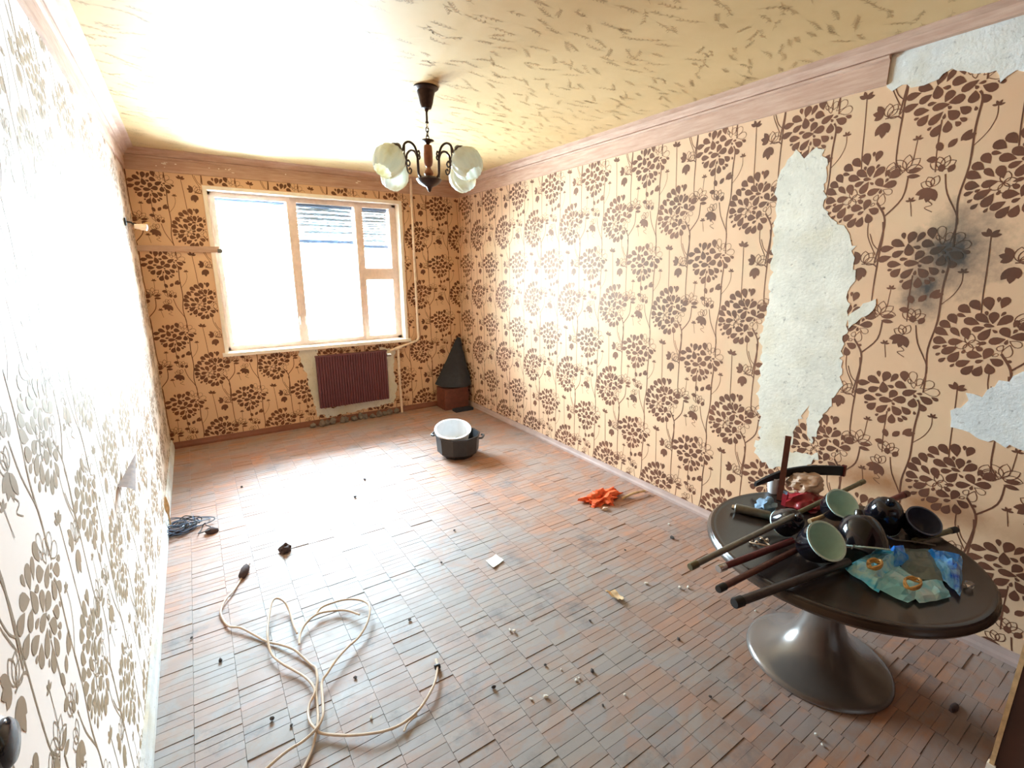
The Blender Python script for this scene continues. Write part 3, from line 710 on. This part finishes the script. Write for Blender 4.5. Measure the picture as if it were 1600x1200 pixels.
# ---- lamp arms and tubes heaped on the table
def lamp(op, nrm, r, ln, inner, label, tube_mat=None):
    nrm = Vector(nrm).normalized(); op = Vector(op); back_ = op-nrm*ln
    lo = min(back_.z-.034*math.sqrt(1-nrm.z**2), op.z-r*math.sqrt(1-nrm.z**2))
    op.z += th+.005-lo if lo < th+.005 else 0; back_ = op-nrm*ln
    e = empty('spot_lamp', (back_.x, back_.y, th), label, 'lamp', 'dismantled lamp heads on the table')
    mt = frame_to(nrm, back_)
    dome = [(.0, .0), (.022, .001)]+[(.022+(r*1.02-.022)*math.sin(q*PI/2)**.8, ln*(1-math.cos(q*PI/2))**.9) for q in (.12, .25, .4, .55, .7, .85, 1.)]
    ins = [(max(0, rr-.004), zz+(.006 if zz < ln*.95 else 0)) for rr, zz in reversed(dome[2:])]
    MB().lathe(dome+ins+[(.0, .014)], 40, mt).build('shade', M['black'], e, True, 60)
    MB().lathe([(max(0, rr-.002), min(zz+.004, ln+.001)) for rr, zz in ins]+[(.0, .018)], 40, mt).build('inner_reflector', inner, e, True, 60)
    MB().lathe([(r*1.02, ln-.002), (r*1.03, ln+.003), (r*.93, ln+.003), (r*.94, ln-.003)], 36, mt).build('rim', inner, e, True)
    MB().lathe([(.0, -.022), (.012, -.020), (.016, -.012), (.018, .003), (.0, .004)], 14, mt).build('neck', M['black'], e, True)
    return e
lamp(fl(1291, 845, .665), (-.25, -.65, .70), .072, .12, M['white_enamel'], 'black glossy lamp head nearest the viewer showing its pale green white inside')
lamp(fl(1316, 787, .685), (-.35, -.55, .70), .062, .10, M['white_enamel'], 'black lamp head with pale inside behind the front one, beside the cloth bundle')
lamp(fl(1443, 815, .64), (-.35, -.45, .80), .062, .085, M['navy_enamel'], 'lamp head with dark navy inside lying farthest right on the table')
lamp(fl(1346, 866, .565), (-.35, -.35, -.85), .082, .12, M['white_enamel'], 'black lamp head lying face down right of the front lamp head')
lamp(fl(1374, 822, .565), (.30, .25, -.9), .070, .125, M['white_enamel'], 'black lamp head lying face down at the back near the wall stain')
lamp(fl(1222, 828, .565), (.2, .6, -.6), .055, .09, M['white_enamel'], 'small black lamp head turned away beside the silver cylinder')
def rod(a, b_, r, mat, label, capmat=None, name='metal_tube', z=None):
    a, b_ = Vector(a), Vector(b_); d = (b_-a).normalized()
    e = empty(name, tuple(a.lerp(b_, .5)), label, 'tube', 'tubes piled on the table')
    MB().tube([a+d*.03, b_], r, 12).build('shaft', mat, e, True)
    MB().tube([a, a+d*.004, a+d*.034], [r*1.05, r*1.18, r*1.18], 12).build('end_cap', capmat or M['rubber'], e, True)
    return e
rod(fl(1078, 886, .615), fl(1240, 806, .660), .0115, M['tube_grey'], 'long grey metal tube sticking out farthest left over the table edge', M['tube_olive'])
rod(fl(1122, 889, .585), fl(1238, 845, .585), .0125, M['tube_red'], 'dark red tube with a chrome tip at the left table edge', M['chrome'])
rod(fl(1122, 921, .575), fl(1262, 850, .575), .0115, M['tube_brown'], 'reddish brown tube between the red tube and the thick grey tube', M['rubber'])
rod(fl(1147, 943, .575), fl(1325, 878, .575), .0150, M['tube_dark'], 'thick dark grey tube nearest the viewer with a black end cap', M['rubber'])
rod(fl(1350, 752, .67), fl(1195, 826, .575), .010, M['tube_olive'], 'olive tube pointing up behind the small pale lamp head', M['tube_olive'])
rod(fl(1418, 771, .66), fl(1384, 785, .652), .013, M['tube_red'], 'short dark red bar pointing at the rusty stain on the wall', M['tube_brown'])
rod(fl(1495, 827, .585), fl(1428, 845, .565), .011, M['tube_olive'], 'olive tube with a black tip at the right of the heap', M['rubber'])
rod(fl(1265, 815, .60), fl(1330, 790, .60), .009, M['splinter'], 'thin tan stick between the two pale lamp heads', M['splinter'], 'wooden_stick')
for k, (u, v, z) in enumerate(((1176, 830, .60), (1184, 834, .60), (1192, 831, .595), (1200, 838, .58))):
    q = fl(u, v, z); o = MB().lathe([(.0, -.008), (.007, -.006), (.009, 0), (.007, .006), (.0, .008)], 10, frame_to((1, .3, .3), (q.x, q.y, th+.012))).build('lamp_fitting', M['chrome'], None, True)
    tag(o, 'tiny chrome lamp fitting under the tubes, %s from the left' % ['first', 'second', 'third', 'fourth'][k], 'fitting', 'chrome fittings on the table')
q = fl(1186, 845, .56); pth = [(q.x+.03*math.cos(a)*(1+.2*math.sin(3*a)), q.y+.04*math.sin(a), th+.008+.004*math.sin(2*a)) for a in [i*.45 for i in range(22)]]
tag(MB().tube(pth, .0035, 6).build('wire_coil', M['cable'], None, True), 'small beige wire coil lying under the tubes on the table', 'wire')
q0, q1 = fl(1380, 848, .575), fl(1425, 846, .575)
tag(MB().tube(smoothpath([fl(1330, 858, .62), fl(1362, 826, .66), fl(1395, 842, .60), q1, fl(1462, 852, .575)], 6), .003, 6).build('lamp_wire', M['tube_grey'], None, True), 'thin grey wire running over the face down lamp heads', 'wire')
# leaning red-brown plank
p0, p1 = Vector((2.575, 1.065, th+.002)), at(1232, 682, 1, 1.12)
e = empty('wooden_bar', tuple(p0), 'reddish brown square bar standing upright on the table before the plaster', 'bar')
d = (p1-p0); mt = frame_to(d, p0); MB().box((-.013, -.009, 0), (.013, .009, d.length), mt).build('bar', M['tube_brown'], e)
MB().box((-.0135, -.0095, d.length-.012), (.0135, .0095, d.length+.001), mt).build('sawn_end', M['boxbrown'], e)
# black curved bar
pp = smoothpath([fl(1180, 757, .60), fl(1200, 748, .635), fl(1228, 739, .665), fl(1265, 735, .680), fl(1300, 735, .680), fl(1318, 736, .675)], 5)
m = MB(); wv = []
for i, q in enumerate(pp):
    h = .010+.014*min(1, i/14); wv.append((q, h))
vs = []; 
for q, h in wv: vs += [q+Vector((0, -.006, -h)), q+Vector((0, .006, -h)), q+Vector((0, .006, h)), q+Vector((0, -.006, h))]
n = len(wv); fs = [(i*4+k, i*4+(k+1) % 4, (i+1)*4+(k+1) % 4, (i+1)*4+k) for i in range(n-1) for k in range(4)]+[(3, 2, 1, 0), tuple(range((n-1)*4, n*4))]
m.add(vs, fs); hb = m.build('pry_bar', M['rubber'], None, True); tag(hb, 'black curved flat bar lying behind the cloth bundle on the table', 'bar')
MB().box(tuple(pp[-1]-Vector((.008, .009, .026))), tuple(pp[-1]+Vector((.008, .009, .030)))).build('bar_tip', M['tube_red'], hb)
# bundle of cloth and red bag
o = blob('red_bag', M['red'], tuple(fl(1256, 790, th+.002)), (.105, .075, .05), .45, 2.6, 3, 4, flat=.35); tag(o, 'crumpled red plastic bag under the beige cloth', 'bag')
q = fl(1258, 765, .60); o = blob('cloth_bundle', M['beige_cloth'], (q.x, q.y, th+.055), (.105, .070, .050), .32, 1.7, 4, 9); o.location.z = 0.03; tag(o, 'beige pink cloth bundle on the back of the table', 'cloth')
q = fl(1212, 765, .58); mt = Matrix.Translation((q.x+.02, q.y+.02, th))
cp = MB().lathe([(.0, .002), (.024, .002), (.028, .02), (.034, .085), (.031, .085), (.025, .02), (.0, .008)], 24, mt).build('white_cup', M['white_plastic'], None, True); tag(cp, 'small white cup behind the upright bar', 'cup')
q = fl(1225, 790, th); lt = empty('lighter', (q.x, q.y, th), 'pinkish red lighter standing before the red bag', 'lighter')
MB().box((q.x-.007, q.y-.011, th+.001), (q.x+.007, q.y+.011, th+.06)).build('lighter_body', M['red'], lt); MB().box((q.x-.006, q.y-.010, th+.06), (q.x+.006, q.y+.010, th+.075)).build('lighter_cap', M['chrome'], lt)
o = blob('blue_cloth', M['bluegrey'], tuple(fl(1196, 800, th+.001)), (.06, .045, .05), .5, 2.4, 3, 15, flat=.3); tag(o, 'crumpled blue grey cloth beside the silver cylinder', 'cloth')
a, b_ = fl(1148, 793, th+.021), fl(1204, 806, th+.021); cy_ = empty('silver_cylinder', tuple(a.lerp(b_, .5)), 'silver grey cylinder lying on the far left of the table', 'cylinder')
d = (b_-a).normalized(); MB().tube([a, a+d*.005, b_-d*.005, b_], [.014, .020, .020, .017], 20).build('tin', M['tube_grey'], cy_, True); MB().tube([a-d*.012, a], [.010, .013], 16).build('tin_neck', M['chrome'], cy_, True)
# blue plastic bag
pts = [fl(u, v, th) for u, v in ((1318, 893), (1335, 876), (1372, 860), (1400, 858), (1450, 862), (1490, 868), (1503, 880), (1502, 908), (1500, 938), (1470, 938), (1440, 946), (1400, 938), (1360, 925), (1330, 910))]
cen = sum(pts, Vector())/len(pts)
bg_ = empty('plastic_bag', tuple(cen), 'crumpled light blue plastic bag with golden coils inside, front of the table', 'bag')
bg_.location.z = th
def bag_piece(name, mat, uv, seed, hmax, N=8, Mx=8):
    """creased sheet between four corners of the bag, given as (u, v) pixels on the table"""
    P = [fl(u, v, th) for u, v in uv]; vs = []; n = len(P)
    for i in range(N+1):
        for k in range(Mx+1):
            a, c = i/N, k/Mx; v = P[0].lerp(P[1], a).lerp(P[3].lerp(P[2], a), c)
            edge = min(1, 4*min(a, 1-a, c, 1-c)+.25); nz = 1-abs(noise.noise(Vector((v.x*16, v.y*16, seed))))*2.2
            v.x += .006*noise.noise(Vector((v.x*30, v.y*30, seed+9))); v.y += .006*noise.noise(Vector((v.x*30, v.y*30, seed+19)))
            v.z = th+.004+hmax*edge*(.45+.55*nz)+.0008*seed*edge; v.z = max(v.z, th+.002); vs.append(v)
    q = Mx+1; fs = []
    for i in range(N):
        for k in range(Mx):
            w = (i*q+k, i*q+k+1, (i+1)*q+k+1, (i+1)*q+k)
            fs += [(w[0], w[1], w[2]), (w[0], w[2], w[3])] if (i+k) % 2 else [(w[0], w[1], w[3]), (w[1], w[2], w[3])]
    m = MB(); m.add(vs, fs); return m.build(name, mat, bg_)
bag_piece('cyan_film', M['cyanbag'], ((1317, 892), (1372, 862), (1412, 868), (1372, 930)), 1, .040)
bag_piece('teal_film', M['tealbag'], ((1352, 916), (1402, 886), (1452, 925), (1418, 946)), 2, .030)
bag_piece('blue_fold', M['bluebag'], ((1388, 862), (1402, 857), (1428, 882), (1396, 890)), 3, .040, 5, 5)
bag_piece('clear_film', M['clearfilm'], ((1405, 860), (1452, 861), (1482, 912), (1410, 905)), 4, .024)
bag_piece('blue_film', M['bluebag'], ((1442, 862), (1503, 874), (1500, 938), (1474, 912)), 5, .042)
bag_piece('pale_film', M['tealbag'], ((1410, 918), (1468, 908), (1486, 936), (1436, 947)), 6, .022, 6, 6)
def hoop(c, r1, r2, h, turns, rt, mat, nm):
    pth = [(c.x+r1*math.cos(a)*(1+.1*math.sin(2.7*a)), c.y+r2*math.sin(a), h+.006*math.sin(1.7*a)) for a in [i*.35 for i in range(int(turns*18))]]
    return MB().tube(pth, rt, 6).build(nm, mat, bg_, True)
hoop(fl(1425, 915, th+.05), .035, .02, th+.060, 2.2, .004, M['gold'], 'golden_coil'); hoop(fl(1366, 885, th+.05), .03, .018, th+.060, 2.5, .005, M['gold'], 'golden_coil')
q = fl(1514, 914, th+.012); bm = bmesh.new(); bmesh.ops.create_icosphere(bm, subdivisions=1, radius=.016)
for v in bm.verts: v.co = Vector((v.co.x*1.2+q.x, v.co.y+q.y, v.co.z*.9+th+.0145))
me = bpy.data.meshes.new('glass_drop'); bm.to_mesh(me); bm.free(); me.materials.append(M['crystal']); o = bpy.data.objects.new('glass_drop', me); COL.objects.link(o); tag(o, 'small clear cut glass drop right of the blue bag', 'glass')

# ------------------------------------------------------------------ tub with white lid piece
ux, uy = 2.17, 3.68
tub = empty('plastic_tub', (ux, uy, 0), 'dark grey eight sided plastic tub on the floor', 'tub')
Tu = Matrix.Translation((ux, uy, 0)) @ Matrix.Rotation(.25, 4, 'Z')
MB().lathe([(.0, .004), (.135, .004), (.16, .03), (.185, .05), (.195, .19), (.203, .195), (.203, .205), (.188, .205), (.178, .06), (.0, .03)], 10, Tu).build('tub_body', M['tubp'], tub, True, 25)
for a in (-.75, 2.4):
    c_ = Vector((ux+.205*math.cos(a), uy+.205*math.sin(a), .19)); tn = Vector((-math.sin(a), math.cos(a), 0)); on = Vector((math.cos(a), math.sin(a), 0))
    MB().tube(smoothpath([c_-tn*.05, c_-tn*.035+on*.025, c_+tn*.035+on*.025, c_+tn*.05], 4), .010, 8).build('handle', M['tubp'], tub, True)
lid = empty('white_basin', (ux-.02, uy+.02, .17), 'white plastic basin standing inside the dark tub', 'basin')
Tl = Matrix.Translation((ux-.03, uy+.04, .10)) @ Matrix.Rotation(math.radians(14), 4, 'X') @ Matrix.Rotation(math.radians(-6), 4, 'Y')
MB().lathe([(.0, .0), (.11, .0), (.135, .04), (.150, .15), (.163, .155), (.163, .165), (.145, .165), (.128, .05), (.10, .012), (.0, .010)], 40, Tl).build('basin_shell', M['white_plastic'], lid, True)
q = Tl @ Vector((.03, -.02, .02)); blob('dark_rag', M['charcoal'], tuple(q), (.07, .06, .05), .4, 2.5, 3, 21, lid)
# ------------------------------------------------------------------ rag, stick, paper, chip, lump
q = fl(940, 780); o = blob('orange_rag', M['orange'], (q.x, q.y, .0), (.15, .095, .055), .75, 2.6, 4, 5, flat=.12); o.rotation_euler = (0, 0, 0); tag(o, 'crumpled orange rag lying on the floor near the right skirting', 'rag')
o = blob('cloth_scrap', M['beige_cloth'], tuple(fl(945, 797)), (.025, .02, .018), .6, 2.5, 2, 6, flat=.3); tag(o, 'small pinkish scrap of cloth at the front of the orange rag', 'scrap')
m = MB(); a, b_ = fl(972, 779, .012), fl(1008, 767, .02); m.tube(smoothpath([a, a.lerp(b_, .5)+Vector((0, 0, .012)), b_], 5), .009, 8); tag(m.build('bent_stick', M['splinter'], None, True), 'short pale stick between the orange rag and the skirting', 'stick')
def sheet(name, mat, quad, label, cat, lift=.006, seed=1, thick=.0012, N=6):
    P = [fl(u, v) for u, v in quad]; vs = []
    for i in range(N+1):
        for k in range(N+1):
            a, b_ = i/N, k/N; v = P[0].lerp(P[1], a).lerp(P[3].lerp(P[2], a), b_); v.z = .003+lift*(.5+.5*noise.noise(Vector((a*2.2, b_*2.2, seed))))*(abs(a-.5)+abs(b_-.5)); vs.append(v)
    n = N+1; fs = [(i*n+k, i*n+k+1, (i+1)*n+k+1, (i+1)*n+k) for i in range(N) for k in range(N)]
    m = MB(); m.add(vs, fs); m.add([(v.x, v.y, v.z+thick) for v in vs], [tuple(reversed(f)) for f in fs])
    return tag(m.build(name, mat, None, True), label, cat)
sheet('paper_scrap', M['paper_white'], ((759, 878), (775, 868), (787, 877), (771, 889)), 'square white scrap of paper in the middle of the floor', 'paper', .012)
sheet('bark_chip', M['splinter'], ((945, 928), (960, 926), (975, 940), (966, 942)), 'curled pale wood chip on the parquet before the table', 'chip', .03, 3, .003)
o = blob('dark_lump', M['darklump'], tuple(fl(446, 862)), (.035, .03, .032), .55, 2.5, 3, 8, flat=.4); tag(o, 'dark lump of dirt alone on the bright floor', 'lump')
o = blob('plaster_chunk', M['darklump'], tuple(fl(1490, 1107)), (.035, .013, .010), .4, 2.5, 2, 18, flat=.4); tag(o, 'short dark stub lying right of the table pedestal', 'stub')

# ---- wire tangle by the left wall
wt = empty('wire_tangle', tuple(fl(295, 832)), 'tangle of blue grey wires lying by the left wall', 'wires')
c0 = fl(295, 830)
for k in range(16):
    r1 = random.Random(50+k); a0 = r1.uniform(0, 6.3); f_ = fl(r1.uniform(266, 325), r1.uniform(815, 833)); ra, rb = r1.uniform(.03, .10), r1.uniform(.03, .08)
    if k < 8: f_ = fl(r1.uniform(262, 295), r1.uniform(818, 834))
    pth = [(f_.x+ra*math.cos(a0+i*.42)*(1+.3*math.sin(i*.9+k)), f_.y+rb*math.sin(a0+i*.42), .008+.035*(.5+.5*math.sin(i*.63+k))) for i in range(16)]
    MB().tube(smoothpath(pth, 3), .0032, 5).build('wire', M['wire_blue'] if k % 3 else M['rubber'], wt, True)
for u, v, s_ in ((332, 832, 1), (272, 834, 2)):
    o = blob('dirt_clump', M['darklump'], tuple(fl(u, v)), (.04, .03, .03), .5, 2.5, 2, s_+30, flat=.3); tag(o, ['brown clump of dirt at the right end of the wire tangle', 'dark clump of dirt under the wire tangle near the wall'][s_-1], 'dirt')
a = fl(268, 826, .01); e = MB().tube(smoothpath([a, at(262, 798, 1, a.y+.01), at(258, 776, 1, a.y+.02)], 5), [.005]*5+[.012, .014, .013, .010, .007, .004], 8).build('splinter', M['splinter'], None, True); tag(e, 'upright brown splinter beside the wire tangle', 'splinter')

# ------------------------------------------------------------------ beige cable
def cp_(x, y, z=.006): q = fl(200+x*.325, 860+y*.325); q.z = z; return q
cb = empty('extension_cable', tuple(cp_(910, 640)), 'long beige cable looped on the floor in a heart shape', 'cable')
paths = [
 [(545, 140), (510, 200), (470, 250), (447, 300), (460, 340), (490, 375), (545, 385), (610, 415), (670, 445), (740, 465), (800, 490), (840, 520), (880, 555), (905, 580), (912, 640), (905, 690), (912, 760), (915, 830), (905, 900), (885, 970), (850, 1046), (820, 1120)],
 [(815, 415), (800, 380), (780, 310), (755, 275), (720, 262), (695, 285), (680, 360), (675, 440), (690, 510), (740, 560), (800, 590), (850, 620), (885, 660), (900, 700), (875, 750), (868, 800), (880, 850), (910, 885), (940, 895), (1050, 905), (1180, 900), (1260, 880), (1330, 840), (1400, 780), (1450, 710), (1480, 640), (1490, 560)],
 [(1115, 330), (1050, 305), (970, 310), (910, 330), (860, 370), (830, 420), (825, 470)],
 [(905, 330), (930, 300), (970, 285), (1040, 262), (1110, 258), (1155, 280), (1165, 320), (1150, 380), (1110, 440), (1060, 490), (1010, 550), (960, 620), (935, 660), (940, 760), (940, 830), (915, 880), (850, 940), (780, 990), (715, 1046), (640, 1110)]]
for k, pth in enumerate(paths):
    n = len(pth); P = []
    for i, (x, y) in enumerate(pth):
        P.append(cp_(x, y, .0065+.006*k % .02+(.02 if k == 1 and 2 < i < 8 else 0)*1+.008*math.sin(i*.8+k)**2))
    MB().tube(smoothpath(P, 5), .0049, 8).build('cable_run', M['cable'], cb, True)
a, b_ = cp_(545, 140, .012), cp_(572, 95, .02); d = (b_-a).normalized()
MB().tube([a, a+d*.01, b_-d*.02, b_], [.008, .018, .022, .018], 12).build('plug', M['darklump'], cb, True)
for s_ in (-1, 1):
    w = d.cross(Vector((0, 0, 1)))*.010*s_; MB().tube([b_+w, b_+w+d*.025], .0035, 6).build('plug_pin', M['chrome'], cb)
a = cp_(1490, 560, .008); MB().tube([a, a+Vector((.005, .03, .004))], .0065, 8).build('cut_end', M['casing'], cb)
MB().tube([cp_(1475, 575, .012), cp_(1500, 565, .012)], .010, 8).build('tape', M['rubber'], cb)
MB().tube(smoothpath([cp_(1390, 800, .008), cp_(1345, 845, .012), cp_(1328, 880, .010)], 4), .004, 6).build('loose_strand', M['cable'], cb, True)

# ------------------------------------------------------------------ left wall: lamp holder, flap of torn paper, knob
ly, lz = 4.52, 1.945
e = empty('wall_lamp_holder', (0, ly, lz), 'small white bulb holder on a dark bracket on the left wall', 'lamp')
MB().lathe([(.0, .0), (.028, .0), (.026, .012), (.0, .014)], 20, frame_to((1, 0, 0), (0.0005, ly, lz+.02))).build('wall_plate', M['rubber'], e, True)
MB().tube(smoothpath([(.01, ly, lz+.02), (.04, ly, lz+.015), (.06, ly, lz-.005)], 4), .006, 8).build('bracket', M['rubber'], e, True)
MB().lathe([(.0, .0), (.016, .0), (.018, .03), (.022, .035), (.024, .07), (.018, .075), (.0, .07)], 20, frame_to((1, -.1, -.1), (.055, ly, lz-.008))).build('bulb_holder', M['cream'], e, True)
MB().tube(smoothpath([(.10, ly, lz), (.13, ly-.01, lz+.02), (.15, ly, lz+.012)], 4), .004, 6).build('loose_wire', M['gold'], e, True)
m = MB(); P0, P1 = Vector((.004, 2.78, .80)), Vector((.004, 2.62, .62)); tipv = Vector((.050, 2.55, .86)); tipb = Vector((.055, 2.40, .70))
vs = []; N = 6
A_, B_, C_ = at(212, 708, 0, .012), at(187, 772, 0, .004), at(205, 745, 0, .075)
A_ = Vector((.030, 2.62, at(212, 708, 1, 2.62).z)); A_.x = at(212, 708, 1, 2.62).x
B0 = at(184, 760, 0, .004); B1 = Vector((B0.x+.05, B0.y-.02, B0.z-.035))
for i in range(N+1):
    t = i/N
    for k in range(5):
        s_ = k/4; b2 = B0.lerp(B1, s_); v = b2.lerp(A_, t); v.x += .018*math.sin(PI*s_)*(1-t); vs.append(v)
fs = [(i*5+k, i*5+k+1, (i+1)*5+k+1, (i+1)*5+k) for i in range(N) for k in range(4)]
m.add(vs, fs); m.add([v+Vector((.0006, -.0012, 0)) for v in vs], [tuple(reversed(f)) for f in fs]); o = m.build('wallpaper_flap', M['flap'], wl, True); o['label'] = 'brown curled flap of torn wallpaper'
e = empty('light_switch', (0, .93, .93), 'black round switch with a chrome ring at the left edge', 'switch')
mt = frame_to((1, 0, 0), (0.0005, .895, .945))
MB().lathe([(.0, .0), (.042, .0), (.043, .006), (.038, .010), (.0, .010)], 32, mt).build('chrome_ring', M['chrome'], e, True)
MB().lathe([(.036, .006), (.036, .016), (.030, .022), (.012, .024), (.0, .024)], 32, mt).build('switch_body', M['black'], e, True)

# ------------------------------------------------------------------ cabinet at the near right
e = empty('wooden_cabinet', (2.3, -.1, 0), 'brown wooden cabinet with a worn pale edge at the near right', 'cabinet')
MB().box((2.024, -.35, .0), (2.60, .148, .95)).build('cabinet_body', M['cabinet'], e)
MB().box((2.018, .142, .30), (2.032, .152, .95)).build('worn_edge', M['splinter'], e)
MB().box((2.014, .138, .0), (2.034, .156, .30)).build('edge_strip', M['casing'], e)
MB().tube(smoothpath([(2.018, .13, .285), (2.016, .0, .265), (2.017, -.15, .275)], 5), .003, 6).build('cord', M['cable'], e, True)

# ------------------------------------------------------------------ crumbs on the floor
pale = [(797, 986), (803, 988), (877, 1047), (900, 1064), (905, 1060), (976, 1086), (830, 1093), (853, 1090), (1062, 920), (1075, 919), (1180, 955), (1045, 820), (1275, 1150), (1285, 1165), (1175, 985), (580, 1122), (1010, 913), (1355, 1085), (1230, 1005)]
dark = [(922, 971), (852, 1040), (771, 1075), (977, 860), (1050, 842), (570, 750), (555, 778), (378, 762), (425, 1125), (455, 1135), (345, 1033), (555, 1060), (300, 998), (925, 1050), (640, 970), (262, 850), (245, 780), (942, 1103), (1060, 1000), (1110, 1090), (690, 880), (710, 830)]
cmesh = []
for k in range(6):
    bm = bmesh.new(); bmesh.ops.create_icosphere(bm, subdivisions=1, radius=1); r1 = random.Random(k)
    for v in bm.verts: v.co *= r1.uniform(.6, 1.15)
    lo = min(v.co.z for v in bm.verts)
    for v in bm.verts: v.co.z -= lo
    me = bpy.data.meshes.new('crumb'); bm.to_mesh(me); bm.free(); cmesh.append(me)
MARKS = [('white scrap of paper', fl(773, 878)), ('curled wood chip', fl(960, 935)), ('table pedestal', Vector((tx, ty, 0))), ('orange rag', fl(940, 780)), ('dark plastic tub', Vector((ux, uy, 0))), ('wire tangle', fl(300, 822)),
         ('cut end of the cable', cp_(1490, 560)), ('cable plug', cp_(560, 110)), ('crossing of the cable', cp_(910, 885)), ('lone dark lump', fl(446, 862))]
for lst, mat, lab, grp in ((pale, 'crumb', 'pale plaster crumb', 'pale crumbs on the floor'), (dark, 'crumb_dark', 'dark dirt crumb', 'dark crumbs on the floor')):
    ms = []; rank = {}
    for me in cmesh: c_ = me.copy(); c_.materials.append(M[mat]); ms.append(c_)
    pts_ = [q for q in (fl(u, v) for u, v in lst) if (q.x-tx)**2+(q.y-ty)**2 > .29**2 and .03 < q.x < W-.03]
    items = sorted(((min(((q-p).length, n) for n, p in MARKS)), q.x, q.y) for q in pts_)
    for (dist, n), qx, qy in items:
        k = rank.get(n, 0); rank[n] = k+1; q = Vector((qx, qy, 0)); r1 = (q-CAM).length*R.uniform(.0022, .0042)
        o = bpy.data.objects.new('plaster_crumb' if mat == 'crumb' else 'dirt_crumb', R.choice(ms)); COL.objects.link(o); o.location = (qx, qy, .0005)
        o.scale = (r1*R.uniform(.8, 1.4), r1, r1*R.uniform(.5, .9)); o.rotation_euler = (0, 0, R.uniform(0, 6))
        tag(o, '%s on the parquet, %snearest to the %s' % (lab, ORD[k], n), 'crumb', grp)
